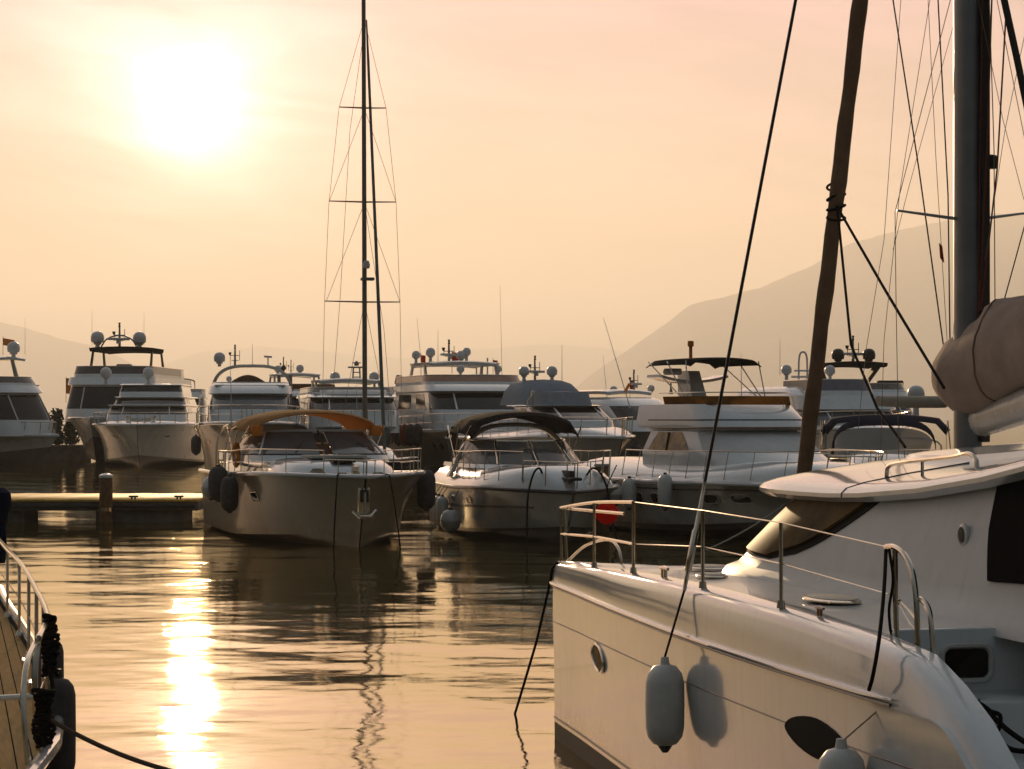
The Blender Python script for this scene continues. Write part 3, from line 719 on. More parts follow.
# --- pulpit and lifelines (near side), far side pulpit
def cw(px, py, w):
    """cat point on the vertical plane w = const behind a pixel (measured from the photograph)"""
    k = (px-CX)/F; s = (k*(24+.2233*w)-.45-.9747*w)/(.2233+.9747*k); Y = 24-.9747*s+.2233*w
    return Vector((s, w, CH-(py-HZ)*Y/F))
stp = [(1.75, -.08), (3.65, -.24), (6.15, -.41), (8.25, -.53)]
ph = [.60, .60, .575, .56]
tops = []
for (s, w), h in zip(stp, ph):
    z = ip(s, CZ); MB().tube([(s, w, z-.02), (s, w, z+h)], .0145, 8).lathe([(0, 0), (.03, 0), (.025, .05), (0, .05)], (s, w, z-.004), 10).build('stanchion', STEEL, cat); tops.append(Vector((s, w, z+h)))
pul = MB(); z0 = ip(.2, CZ)
pul.tube(spline([tops[1], tops[0], (.18, .0, z0+.56), (.06, .09, z0+.55), (.15, .17, z0+.54), (2.0, .14, z0+.57)], 6), .0145, 8)
pul.tube([(.18, 0, z0-.02), (.16, .0, z0+.56)], .0145, 8); pul.tube([(.15, .06, z0-.02), (.10, .05, z0+.56)], .0145, 8)
pul.tube([(.17, .0, z0+.30), (1.75, -.08, z0+.35), (3.65, -.24, z0+.38)], .012, 8)
pul.tube(spline([(.20, .05, z0+.02), (.9, .06, z0+.22), (1.6, .10, z0+.31), (1.95, .11, z0+.22), (2.0, .11, z0+.02)], 5), .014, 8)
pul.build('pulpit', STEEL, cat)
sr = [cw(888, 547, -.42)]
MB().tube([tops[1], tops[2], tops[3], sr[0]], .0045, 5).build('lifeline', STEEL, cat)
MB().tube([Vector((3.65, -.24, z0+.38)), tops[2]-Vector((0, 0, .27)), tops[3]-Vector((0, 0, .27)), sr[0]-Vector((0, 0, .28))], .0045, 5).build('lifeline', STEEL, cat)
# stern gate: three bent tubes
WG = -.42
def gp(px, py, w=WG): return cw(px, py, w)
MB().tube([gp(895, 547), gp(895.5, 600), gp(897, 652)], .017, 8).build('gate_post', STEEL, cat)
MB().tube(spline([gp(886, 547), gp(894, 547), gp(903, 553), gp(911, 568), gp(915, 588), gp(917, 615), gp(918, 676)], 5), .018, 8).build('gate_hoop', STEEL, cat)
MB().tube(spline([gp(916, 599, WG+.02), gp(922, 600, WG+.02), gp(928, 608, WG+.02), gp(931, 622, WG+.02), gp(933, 650, WG+.02), gp(935, 677, WG+.02)], 5), .017, 8).build('gate_hoop', STEEL, cat)
MB().tube([gp(897, 597, WG+.01), gp(905, 606, WG+.01), gp(916, 618, WG+.01)], .010, 6).tube([gp(897, 600, WG+.01), gp(909, 622, WG+.01), gp(917, 632, WG+.01)], .006, 6).build('gate_brace', STEEL, cat)
# --- mast, spreaders, boom with cover
MS = 4.69
m_ = MB(); rings = []
for z in (2.88, 17.5):
    rings.append([(MS+.15*math.cos(2*PI*k/20)*(1.0), 2.35+.112*math.sin(2*PI*k/20), z) for k in range(20)])
m_.loft(rings, True, True, True); mast = m_.build('mast', ALU, cat)
MB().box(MS-.02, MS+.19, 2.35+.045, 2.35+.119, 3.0, 17.3, .01).build('mast_track', BOOT, mast)
MB().lathe([(0, 0), (.22, 0), (.22, .05), (.17, .07), (0, .07)], (MS, 2.35, 2.86), 18).build('mast_step', STEEL, mast)
zs = CH+(HZ-216)*19.9/F
for sd in (-1, 1): MB().tube([(MS, 2.35+.1*sd, zs-.02), (MS-.12, 2.35+sd*.58, zs+.05)], [.03, .02], 8, flat=.5).build('spreader', ALU, mast)
zl = CH+(HZ-165)*19.9/F
MB().box(MS-.03, MS+.03, 2.45, 2.50, zl-.12, zl+.06, .01).lathe([(0, -.02), (.05, -.02), (.06, .05), (.045, .09), (0, .1)], (MS, 2.56, zl), 12).build('deck_light', RUBBER, mast)
cv = []; from mathutils import noise as nz_
CVT = ((4.34, 3.44, 3.62, .06), (4.355, 3.38, 3.74, .16), (4.42, 3.31, 3.86, .225), (4.6, 3.24, 3.93, .25), (4.9, 3.22, 4.02, .255), (5.2, 3.30, 4.13, .25), (5.4, 3.36, 4.165, .245), (5.8, 3.45, 4.17, .235), (6.3, 3.50, 4.16, .225), (7.0, 3.55, 4.13, .22), (8.0, 3.62, 4.10, .21), (9.2, 3.70, 4.05, .18))
def cvr(s, k, n=28):
    zb, zt, hw = (ip(s, [(a[0], a[q]) for a in CVT]) for q in (1, 2, 3))
    a = 2*PI*k/n; sn, cs = math.sin(a), math.cos(a)
    w = hw*math.copysign(abs(cs)**.75, cs)*(1-.55*max(0, sn)**1.5); z = lerp(zb, zt, .5+.5*math.copysign(abs(sn)**.85, sn))
    f = nz_.noise(Vector((s*1.3, z*2.0+s*2.2, cs*2)))*.035+nz_.noise(Vector((s*3.5+z*3, z*5-s*4, cs*3)))*.016
    return Vector((s, 2.37+w+f*math.copysign(1, cs), z+f*.5))
ss = [a[0] for a in CVT[:4]]+list(np.linspace(4.75, 9.2, 42))
for s_ in ss: cv.append([cvr(s_, k) for k in range(28)])
cvo = MB().loft(cv, True, True, True).build('sail_cover', MAUVE, cat, 80)
for s_ in (5.32, 7.4): MB().tube([cvr(s_, k)+Vector((0, .004*math.copysign(1, math.cos(2*PI*k/28)), 0)) for k in range(28)], .009, 5, True).build('seam', BROWNCANVAS, cvo)
MB().tube([(4.82, 2.42, 3.19), (6.5, 2.42, 3.42), (9.6, 2.40, 3.62)], .125, 12, flat=1.2).build('boom', CREAM, cat)
MB().tube([(4.72, 2.36, 3.19), (4.9, 2.41, 3.19)], .06, 8).build('gooseneck', STEEL, cat)
# --- furled headsail on the forestay
a0, a1 = Vector((.38, 2.35, 1.72)), Vector((4.45, 2.35, 13.45)); pts = []; rad = []
for i in range(70):
    u = i/69; p = a0.lerp(a1, u); pts.append(p+Vector((0, .004*math.sin(u*83), 0))); rad.append((.078-.012*u)*(1+.055*math.sin(u*61)+.04*math.sin(u*141+1)) if u > .03 else .03)
MB().tube(pts, rad, 14).build('furled_headsail', BROWNCANVAS, cat, 80)
MB().lathe([(0, -.1), (.12, -.1), (.12, .02), (.05, .06), (0, .06)], a0, 16).build('furling_drum', RUBBER, cat)
sh0 = Vector((6.0, -.50, 1.94)); sh1 = Vector((MS, 2.30, 14.0)); dv = (sh1-sh0).normalized()
MB().tube([sh0+dv*.25, sh1], .0135, 7).build('shroud', mat('dark_wire', (.03, .028, .025), .4, metal=.6), cat)
MB().tube([sh0-dv*.04, sh0+dv*.1, sh0+dv*.12, sh0+dv*.42, sh0+dv*.44, sh0+dv*.8], [.016, .016, .028, .028, .018, .013], 8).build('turnbuckle', STEEL, cat)
f0 = Vector((6.0, 5.2, 1.94)); MB().tube([f0, Vector((MS, 2.42, 14.0))], .009, 6).build('shroud', MATS['dark_wire'], cat)
# ropes of the rig seen against the sky; both ends made fast to mast, boom or deck
def mw(px, py, s=MS):
    """cat point on the athwart plane at s behind a pixel"""
    k = (px-CX)/F; ax, ay = .45+.2233*s, 24-.9747*s; w = (k*ay-ax)/(.9747-.2233*k); Y = ay+.2233*w
    return Vector((s, w, CH-(py-HZ)*Y/F))
RIGW, RIGR = MATS['dark_wire'], mat('red_brown_halyard', (.16, .04, .025), .8, var=.3, scale=50)
FINE = mat('pale_fine_line', (.22, .17, .11), .8)
def line(nm, ps, r, m, s=MS): MB().tube([mw(px, py, s) for px, py in ps], r, 5).build(nm, m, cat)
line('running_line', [(872, -140), (893, 0), (919, 170), (944, 350)], .0065, RIGW, 4.3)
line('running_line', [(930, -140), (938, 0), (948, 195), (950, 345)], .0062, RIGW, 4.35)
line('flag_halyard', [(928, 0), (936, 160), (947, 340)], .0028, FINE, 4.5)
line('diamond_stay', [(966, -60), (895, 212), (896, 300), (899, 470)], .0034, FINE, 4.6)
line('halyard', [(905, -60), (884, 240), (866, 350), (858, 430)], .0028, FINE, 4.0)
line('halyard', [(933, -20), (900, 190), (884, 340), (880, 470)], .0028, FINE, 4.2)
line('halyard', [(966, -20), (908, 190), (893, 250)], .0026, FINE, 4.1)
line('halyard', [(983, -40), (980, 150), (978, 330)], .0055, RIGR, 4.9)
line('halyard', [(993, -40), (987, 150), (979, 312)], .0075, RIGR, 4.95)
line('halyard', [(1009, -40), (997, 170), (981, 310)], .0075, RIGR, 5.0)
line('lazy_jack', [(988, -40), (994, 150), (995, 308)], .0045, FINE, 5.1)
line('lazy_jack', [(1040, 170), (1022, 235), (1002, 308)], .0055, RIGW, 5.2)
line('lazy_jack', [(978, 0), (1003, 120), (1024, 200)], .0028, FINE, 5.1)
line('lazy_jack', [(1040, -40), (1005, 130), (985, 260)], .0028, FINE, 5.1)
line('topping_lift', [(995, -120), (1004, 0), (1016, 55), (1040, 170)], .030, RUBBER, 5.3)
line('diamond_stay', [(985, -60), (1040, 216), (1042, 400)], .0034, FINE, 4.6)
fp = [mw(px, py, 4.5) for px, py in ((939, 243), (942, 246), (944, 263), (940, 258))]
MB().loft([[p+Vector((dx, 0, 0)) for p in fp] for dx in (0, .006)], True, True, True).build('burgee', REDCLOTH, cat)
# lashing on the headsail with its two sheets
kq = a0.lerp(a1, .302)
kn = empty('headsail_lashing', world(cat, kq), 0, 'dark rope lashing knotted round the brown rolled headsail, with two sheets leading down', 'rope')
wk = Vector(kn.location)
b = MB()
for k in range(4):
    c = Vector((0, 0, .10*k-.15)); b.tube([c+Vector((.087*math.cos(2*PI*i/16), .087*math.sin(2*PI*i/16), .03*math.sin(2*PI*i/16+k))) for i in range(16)], .012, 6, True)
b.build('coil', ROPED, kn)
e1 = Q(944, 388, 19.6); e2 = Q(905, 447, 19.9)
MB().tube([Vector((0, -.08, -.05)), e1.lerp(wk, .5)-wk-Vector((0, 0, .03)), e1-wk], .013, 7).build('sheet', ROPED, kn)
MB().tube([Vector((0, -.08, -.05)), Q(851, 345, 22.0)-wk, Q(877, 408, 21.0)-wk, e2-wk], .0125, 7).build('sheet', ROPED, kn)
MB().sheet([[(-.03+.05*j, -.10, .42-.17*i+.03*j) for j in range(3)] for i in range(3)], .008).build('patch', mat('blue_tape', (.05, .07, .10), .7), kn)
# fenders and ropes hung on the catamaran
fw = world(cat, (6.02, -cat_out(6.0, 1.1)-.16, 1.05)); fender(fw, .145, .62, FENDW, 'big white vinyl fender hanging on the near hull of the foreground catamaran', rope_to=world(cat, (6.0, -.50, 1.93)), rz=.3)
fw = world(cat, (10.15, -cat_out(10.1, .95)-.16, .98)); f2 = fender(fw, .145, .62, FENDW, 'white fender cut by the lower picture edge beside the dark oval hull window', rz=.3)
MB().tube([Vector((0, 0, .34)), world(cat, (10.4, -.72, 1.55))-fw], .005, 6).build('lanyard', ROPEW, f2)
rope('mooring_line', [world(cat, (.1, -.02, 1.76)), world(cat, (.02, -.05, 1.70)), Q(548, 592, 24.2), Q(537, 640, 24.8), Q(524, 684, 25.5), P(513.5, 714, 0)-Vector((0, 0, .05)), P(512, 716, -.5)], .014, 'brown mooring line hanging from the catamaran bow into the water')
pp = [cw(886, 550, -.45), cw(884, 590, -.56), cw(879, 640, -.70), cw(873, 675, -.75), cw(869, 690, -.75)]
rope('rope_tail', spline([world(cat, p) for p in pp], 5), .012, 'dark rope hanging from the stern gate of the catamaran down to its rub rail')
pp = [cw(889, 549, -.44), cw(893, 580, -.45), cw(889, 610, -.45), cw(892, 640, -.44), cw(896, 652, -.43)]
rope('rope_tail', spline([world(cat, p) for p in pp], 5), .009, 'thin dark rope tail looped beside the steel gate post of the catamaran')
pp = [cw(938, 676, -.35), cw(957, 690, -.25), cw(985, 710, -.1), cw(1010, 732, .0), cw(1040, 752, .1)]
rope('mooring_line', spline([world(cat, p) for p in pp], 6), .016, 'black mooring line running from the stern gate to the right picture edge')
rc = random.Random(4); b = MB(); c0 = cw(960, 730, -.45)
for k in range(5):
    q = [c0+Vector((rc.uniform(-.03, .03), .13*math.cos(2*PI*i/14)*(.6+.3*rc.random())+.06*k-.1, .14*math.sin(2*PI*i/14)*(.8+.3*rc.random())+rc.uniform(-.03, .03))) for i in range(14)]
    b.tube(spline(q+[q[0]], 3), .013, 6)
for dx in (-.06, .02, .10): b.tube(spline([c0+Vector((0, dx, 0)), c0+Vector((.02, dx+.05, -.25)), c0+Vector((.02, dx+.02, -.6)), c0+Vector((0, dx+.12, -.8))], 4), .015, 6)
b.tube(spline([c0+Vector((0, .05, .05)), cw(985, 722, -.3), cw(1008, 748, -.2), cw(1040, 752, -.1)], 5), .015, 6)
o = b.build('rope_coil', ROPED); o.matrix_world = Matrix.Translation(cat.location) @ Matrix.Rotation(CA, 4, 'Z'); tag(o, 'tangled black rope coil hung over the stern corner of the foreground catamaran', 'rope')
# a bent headstay to starboard: thick dark pole at upper right edge belongs to the lazy bag
# ------------------------------------------------------------------ boat at the left edge, bow towards the viewer
lb = empty('motor_boat', (-2.95, 7.3, 0), math.atan2(.974, -.226), 'white boat bow cut by the left picture edge, with chrome rail and teak foredeck', 'motor boat')
HL = Hull(19, 3.7, 1.42, 1.34, rake=.9, tm=.42, p=2.4, drop=0.0)
HL.build(lb, WHITE, toe=.04, deckm=TEAK)
lr = lambda x, ins=.07: Vector((x, -(HL.sheer(x)[0]-ins), HL.sheer(x)[1]))
xs = [5.6, 6.7, 8.0, 9.4, 11.1, 13.2, 15.3, 18]
top = [lr(x)+Vector((0, 0, .62)) for x in xs]
MB().tube(spline([lr(5.45)+Vector((0, 0, 0)), lr(5.45)+Vector((0, .02, .35)), lr(5.5)+Vector((0, .01, .56))]+top, 5), .018, 8).build('guard_rail', STEEL, lb)
for x in (6.7, 8.0, 9.4, 11.2, 13.2, 15.3, 17.7): MB().tube([lr(x)-Vector((0, 0, .03)), lr(x)+Vector((0, 0, .62))], .014, 8).lathe([(0, 0), (.035, 0), (.02, .04), (0, .04)], lr(x)-Vector((0, 0, .01)), 8).build('stanchion', STEEL, lb)
MB().tube(spline([lr(4.9), lr(4.95)+Vector((0, .03, .3)), lr(5.1)+Vector((0, .03, .5)), lr(5.45)+Vector((0, .02, .58))], 5), .016, 8).build('bow_rail', STEEL, lb)
MB().tube([lr(5.42)+Vector((0, .01, .30)), lr(5.2)+Vector((0, .6, .31)), lr(5)+Vector((0, 1.4, .31))], .016, 8).build('pulpit_bar', STEEL, lb)
MB().tube([lr(x)+Vector((0, 0, .31)) for x in xs], .005, 5).build('lifeline', STEEL, lb)
for k in (8.5, 10.1):
    p = lr(k, .14); MB().tube([p+Vector((-.10, 0, .06)), p+Vector((.10, 0, .06))], .015, 7).tube([p+Vector((-.03, 0, 0)), p+Vector((-.03, 0, .06))], .015, 6).tube([p+Vector((.03, 0, 0)), p+Vector((.03, 0, .06))], .015, 6).build('cleat', STEEL, lb)
sh = Shell([rr(1.36, 9.1, 2.0, .85, 17), rr(1.66, 9.6, 2.0, .77, 17), rr(1.74, 10.1, 1.8, .65, 17)])
sh.build('coachroof', WHITE, lb)
MB().box(-.25, .25, -.25, .25, 0, .05, .02).build('deck_hatch', TINT, lb, loc=(5.0, -.15, 1.42))
MB().box(-.16, .16, -.10, .10, 0, .16, .03).lathe([(0, 0), (.07, 0), (.05, .10), (.08, .2), (0, .2)], (0, .16, .02), 12).build('windlass', STEEL, lb, loc=(1.3, 0, 1.41))
wl = lambda p: world(lb, p)
fender(Q(58, 729, 14.4), .105, .62, FENDN, 'black covered fender squeezed against the side of the left edge boat', rope_to=Q(46, 690, 14.4), tip=RUBBER)
fender(Q(51, 676, 16.2), .085, .5, FENDN, 'slim dark fender half hidden behind the black fender of the left edge boat', rope_to=Q(44, 640, 16.2), tip=RUBBER)
def lash(loc, r, n, label, seed, h=.25):
    rc = random.Random(seed); b = MB(); q = []
    for k in range(n*5*12):
        u = k/(n*60); a = 2*PI*k/12; rr_ = r*(.85+.25*math.sin(u*9+seed)+.12*rc.random())
        q.append(Vector((rr_*math.cos(a), rr_*math.sin(a)*.8, h*(u-.5)+.012*math.sin(k*.7))))
    b.tube(q, .0125, 6)
    b.tube(spline([Vector((0, -r, -h*.3)), Vector((.03, -r*1.2, -h*.8)), Vector((-.02, -r, -h*1.2)), Vector((.02, -r*1.1, -h*1.5))], 4), .013, 6)
    return tag(b.build('rope_coil', ROPED, loc=loc), label, 'rope')
lash(wl(lr(6.25)+Vector((0, -.02, .50))), .045, 4, 'dark rope bundle wrapped on the upper rail of the left edge boat', 3, .34)
lash(wl(lr(5.42)+Vector((0, -.03, .18))), .05, 4, 'dark rope lashing low on the bow rail post of the left edge boat', 5, .30)
m0 = wl(lr(5.42)+Vector((0, -.05, .18)))
rope('mooring_line', catenary(m0, Q(175, 772, 12.2), .03), .013, 'brown mooring line running from the left edge boat towards the lower right', mat('brown_rope', (.09, .055, .03), .9, var=.3, scale=80))
sk = empty('sail_bag', Q(-3, 556, 25.3), 0, 'navy blue covered bundle tied upright on the rail of the left edge boat', 'cover')
MB().lathe([(0, -.1), (.12, -.1), (.15, .05), (.13, .4), (.17, .62), (.22, .74), (.2, .9), (.1, .98), (0, .98)], (0, 0, 0), 14).build('bag', NAVY, sk)
MB().tube([(.16*math.cos(i*PI/6), .16*math.sin(i*PI/6), .5) for i in range(12)], .012, 5, True).build('tie', ROPED, sk)
sk.scale = (.72, .72, .74)
# ------------------------------------------------------------------ pier on the left
pr = empty('pier', (0, 74.5, 0), 0, 'low concrete pier with sunlit plank top reaching in from the left', 'pier')
x0, x1 = -24, (202-CX)*74.5/F
PLANK = mat('sun_gold_planks', (.78, .46, .09), .6, var=.22, scale=6, spec=.10, bump=.12, bscale=30)  # gold cast of the low sun put into the plank colour
b = MB()
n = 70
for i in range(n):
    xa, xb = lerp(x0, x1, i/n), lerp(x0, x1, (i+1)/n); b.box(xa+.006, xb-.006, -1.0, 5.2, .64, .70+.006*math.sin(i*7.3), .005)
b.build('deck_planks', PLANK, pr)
MB().box(x0, x1, -.96, 5.1, .36, .636, .02).build('edge_beam', CONCRETE, pr)
for a, c in ((0, 30), (100, 187)):
    MB().box((a-60-CX if a == 0 else a-CX)*74.5/F, (c-CX)*74.5/F, -.80, 1.3, -.4, .36, .04).build('float', CONCRETE, pr)
MB().tube([(x0, -1.0, .50), (x1-.1, -1.0, .50)], .05, 8).build('fender_strip', RUBBER, pr)
for px in (137, 182):
    q = (px-CX)*74.5/F; MB().tube([(q-.14, -.7, .79), (q+.14, -.7, .79)], .03, 7).tube([(q-.05, -.7, .70), (q-.05, -.7, .79)], .03, 7).tube([(q+.05, -.7, .70), (q+.05, -.7, .79)], .03, 7).build('cleat', RUBBER, pr)
pl = empty('mooring_pile', ((106-CX)*73.3/F, 73.3, 0), 0, 'round wooden mooring pile with white cap standing at the pier', 'pile')
MB().lathe([(.21, -1), (.21, 0), (.20, 1.35), (.185, 1.38), (0, 1.38)], (0, 0, 0), 18).build('post', mat('weathered_timber', (.17, .085, .03), .85, var=.35, scale=6, bump=.5, bscale=20), pl)
MB().lathe([(0, 1.375), (.215, 1.375), (.215, 1.45), (.12, 1.50), (0, 1.51)], (0, 0, 0), 18).build('cap', WHITE, pl)
MB().lathe([(.215, .35), (.245, .35), (.245, .47), (.215, .47)], (0, 0, 0), 18).build('pile_ring', STEEL, pl)

mp_ = empty('mooring_pile', Q(602, HZ, 67).xy.to_3d(), 0, 'square pale timber pile standing between the black topped and flybridge cruisers', 'pile')
MB().box(-.19, .19, -.19, .19, -1, 1.84, .02).build('post', WOODP, mp_); MB().box(-.22, .22, -.22, .22, 1.843, 1.92, .03).build('cap', CUSHION, mp_)
# ------------------------------------------------------------------ middle row: three cruisers, bows towards the viewer
def seats(parent, items):
    for x0, x1, y0, y1, z0, z1, m in items: MB().box(x0, x1, y0, y1, z0, z1, .06).build('seat', m, parent)
def frame_line(parent, sh, t0, t1, v, r, m, name, n=24):
    MB().tube([sh.at(lerp(t0, t1, i/n), v) for i in range(n+1)], r, 6).build(name, m, parent)
def wiper(parent, sh, t, v0, v1, m=RUBBER):
    MB().tube([sh.at(t, v0)+Vector((-.03, 0, .02)), sh.at(t*.7, lerp(v0, v1, .7))+Vector((-.03, 0, .02)), sh.at(t*.55, v1)+Vector((-.03, 0, .02))], .012, 5).build('wiper', m, parent)
# ---- A: tan bimini cruiser
A = boat('motor_cruiser', P(366, 549, 0), 15.5, 'taupe hulled motor cruiser with sunlit tan bimini, moored nearest the pier', 'motor cruiser')
HA = Hull(13.2, 4.75, 1.76, 1.66, rake=.8, tm=.38, p=2.7, chine=.93, flare=1.6, zc=.16)
HA.build(A, TAUPE, boot=TAUPE, toe=.055, bootq=.10)
s1 = Shell([rr(1.66, 2.1, 3.0, 1.62, 12.6), rr(1.92, 2.35, 3.0, 1.56, 12.6), rr(2.10, 3.1, 2.6, 1.42, 12.4), rr(2.16, 3.7, 2.4, 1.2, 12.2)])
s1.build('coachroof', WHITE, A)
s1.patch('cabin_window', TINT, A, .53, .72, .25, 1.1, .01); s1.patch('cabin_window', TINT, A, -.72, -.53, .25, 1.1, .01)
MB().box(3.3, 4.7, -.75, .75, 2.16, 2.24, .03).build('sun_pad', CUSHION, A); MB().box(2.6, 3.2, -.3, .3, 2.06, 2.14, .03).build('deck_hatch', TINT, A)
wsA = Shell([rr(2.02, 4.75, 1.9, 1.95, 11.2, e=2.8), rr(2.22, 4.95, 1.9, 1.93, 11.2, e=2.8), rr(2.86, 6.25, 1.5, 1.52, 11.2, 2.55, e=2.8)])
b = MB(); rings = [[wsA.at(t, v) for t in wsA.ts()] for v in (0, .5, 1.0)]; b.loft(rings, True); b.build('windscreen_base', WHITE, A)
wsA.patch('windscreen', GREYGLASS, A, -.30, -.012, 1.04, 1.96, .0); wsA.patch('windscreen', GREYGLASS, A, .012, .30, 1.04, 1.96, .0)
wsA.patch('side_screen', CLEAR, A, .32, .66, 1.04, 1.94, .0); wsA.patch('side_screen', CLEAR, A, -.66, -.32, 1.04, 1.94, .0)
frame_line(A, wsA, -.68, .68, 2.0, .035, WHITE, 'screen_frame'); frame_line(A, wsA, -.68, .68, 1.02, .03, RUBBER, 'screen_seal')
for t_ in (-.31, 0, .31): MB().tube([wsA.at(t_, 1), wsA.at(t_, 2)], .035, 6).build('mullion', WHITE if t_ else RUBBER, A)
wiper(A, wsA, .10, 1.08, 1.6); wiper(A, wsA, -.25, 1.08, 1.5)
MB().box(5.2, 12.4, -1.5, 1.5, 1.2, 1.65, .05).build('cockpit_sole', TEAK, A)
seats(A, [(8.2, 9.0, .3, 1.2, 1.6, 2.5, CUSHION), (8.2, 9.0, -1.2, -.3, 1.6, 2.5, CUSHION), (10.6, 11.4, -1.4, 1.4, 1.6, 2.2, CUSHION)])
MB().box(6.6, 7.2, .2, 1.3, 1.6, 2.45, .1).build('helm_console', WHITE, A)
bimini(A, 5.9, 10.6, 1.92, 2.98, .42, TAN, zleg=2.2, drop=.12, nose=.5)
for sd in (-1, 1): MB().sheet([[(6.35+.02*i, sd*(1.84-.02*j)-.0, 3.02-.10*i) for j in range(3)] for i in range(4)], .01).box(6.28, 6.5, sd*1.62-.14, sd*1.62+.14, 2.72, 3.0, .02).build('rolled_side_flap', ORANGE, A)
MB().tube(spline([(9.6, 2.0, 1.7), (9.3, 2.02, 2.4), (9.0, 1.95, 2.8), (8.4, 1.85, 2.96)], 5), .03, 7).build('arch_tube', STEEL, A)
MB().tube(spline([(10.9, 2.05, 1.7), (10.7, 2.05, 2.5), (10.3, 1.95, 2.9), (9.4, 1.9, 3.02)], 5), .03, 7).build('arch_tube', STEEL, A)
MB().tube(spline([(9.6, -2.0, 1.7), (9.3, -2.02, 2.4), (9.0, -1.95, 2.8), (8.4, -1.85, 2.96)], 5), .03, 7).build('arch_tube', STEEL, A)
bow_rail(A, HA, 9.2, .62, 8, gap=.9, x0=.3, r=.013, lean=.10); bow_rail(A, HA, .9, .40, 4, r=.013, lean=.05)
MB().tube([(x, HA.sheer(x)[0]-.12, HA.sheer(x)[1]+.30) for x in (1.2, 2, 3, 4.2, 5.6, 7.2, 9.0)], .010, 6).build('lifeline', STEEL, A)
MB().tube([(x, -HA.sheer(x)[0]+.12, HA.sheer(x)[1]+.30) for x in (1.2, 2, 3, 4.2, 5.6, 7.2, 9.0)], .010, 6).build('lifeline', STEEL, A)
for y in (.45, -.45): MB().tube([(.75, y-.12, 1.84), (.75, y+.12, 1.84)], .03, 7).tube([(.75, y, 1.74), (.75, y, 1.84)], .03, 7).build('cleat', STEEL, A)
def anchor_plate(parent, H, z, s=1.0):
    x = H.rake*(1-z/H.fb)-.02
    o = MB().box(x-.05, x+.3, -.13*s, .13*s, z-.32*s, z+.32*s, .03).build('anchor_plate', STEEL, parent)
    MB().box(x-.09, x-.04, -.10*s, .10*s, z-.02, z+.26*s, .015).build('hawse', RUBBER, o)
    MB().tube([(x-.12, 0, z+.2*s), (x-.16, 0, z-.25*s)], .035*s, 7).tube([(x-.1, -.26*s, z-.20*s), (x-.18, -.12*s, z-.34*s), (x-.18, .12*s, z-.34*s), (x-.1, .26*s, z-.20*s)], .05*s, 7).build('anchor', STEEL, o)
anchor_plate(A, HA, 1.15, 1.1)
HA.port(A, 4.1, .62, 1, .22, .13, sq=4); HA.port(A, 4.1, .62, -1, .22, .13, sq=4); HA.port(A, 6.6, .60, 1, .22, .13, sq=4)
seats(A, [(10.9, 12.6, -.8, .8, 1.3, 1.7, CUSHION)])
wA = lambda p: world(A, p)
def side_fender(H, o, x, side, z, r, h, m, label, group=None, off=0.0):
    b = max(H.sec(x/H.L, q)[1] for q in (.3, .6, 1.0)); fender(world(o, (x, side*(b+r*.95+off), z)), r, h, m, label, rope_to=world(o, (x, side*(H.sheer(x)[0]-.02), H.sheer(x)[1]+.05)), tip=RUBBER)
side_fender(HA, A, 6.6, 1, 1.45, .27, .92, FENDN, 'leftmost of two dark covered fenders on the side of the tan topped cruiser')
side_fender(HA, A, 4.9, 1, 1.22, .23, .92, FENDN, 'second dark covered fender nearer the bow of the tan topped cruiser')
side_fender(HA, A, 7.9, 1, 1.30, .27, .60, FENDW, 'pale round fender at the far left side of the tan topped cruiser')
side_fender(HA, A, 4.6, -1, 1.30, .25, 1.05, FENDN, 'big dark fender hanging between the tan topped and the black topped cruisers')
MB().tube([(7.4+.02*math.sin(i), 2.02+.30*math.cos(i*PI/10)*.2, 2.2+.30*math.sin(i*PI/10)) for i in range(20)], .06, 8, True).build('lifebuoy', ORANGE, A)
b = MB()
for k in range(4): b.tube([(1.6+.22*math.cos(i*PI/8)*(1-.12*k), .9+.18*math.sin(i*PI/8)*(1-.12*k), 1.83+.03*k) for i in range(16)], .022, 6, True)
b.build('line_coil', ROPEW, A)
MB().box(4.1, 4.5, -.55, -.15, 2.2, 2.26, .02).build('deck_hatch', TINT, A); MB().lathe([(0, 0), (.10, 0), (.08, .12), (.11, .2), (0, .22)], (1.2, 0, 1.80), 12).build('windlass', STEEL, A)
antenna(A, 9.6, 1.8, 2.95, 1.9, (.3, 0)); antenna(A, 9.6, -1.8, 2.95, 1.2, (.2, 0))
# ---- B: black bimini sport cruiser
B = boat('motor_cruiser', P(574, 545, 0), 12, 'white open sport cruiser with black bimini and curved windscreen in the middle of the row', 'motor cruiser')
HB_ = Hull(11.0, 3.9, 1.32, 1.30, rake=.9, tm=.40, p=2.7, chine=.91, flare=1.6, zc=.20)
HB_.build(B, HULLC, bootq=.08, toe=.05, capm=BOOT, deckm=WHITE, crown=.62, stripe=(.58, .022, .10, .75, BOOT))
wsB = Shell([rr(1.84, 3.7, 2.6, 1.66, 9.2, e=2.3), rr(1.95, 3.95, 2.6, 1.64, 9.2, e=2.3), rr(2.56, 5.2, 2.2, 1.36, 9.2, 2.66, e=2.3)])
b = MB(); b.loft([[wsB.at(t, v) for t in wsB.ts()] for v in (0, .5, 1.0)], True); b.build('windscreen_base', WHITE, B)
for a_, c_ in ((-.56, -.20), (-.19, .0), (.01, .20), (.21, .56)): wsB.patch('windscreen', CLEAR, B, a_+.005, c_-.005, 1.02, 1.97, .0)
frame_line(B, wsB, -.6, .6, 2.0, .028, STEEL, 'screen_frame')
for t_ in (-.195, 0.005, .205): MB().tube([wsB.at(t_, 1), wsB.at(t_, 2)], .028, 6).build('mullion', STEEL, B)
MB().box(5.6, 10.4, -1.35, 1.35, 1.2, 1.75, .05).build('cockpit_sole', TEAK, B)
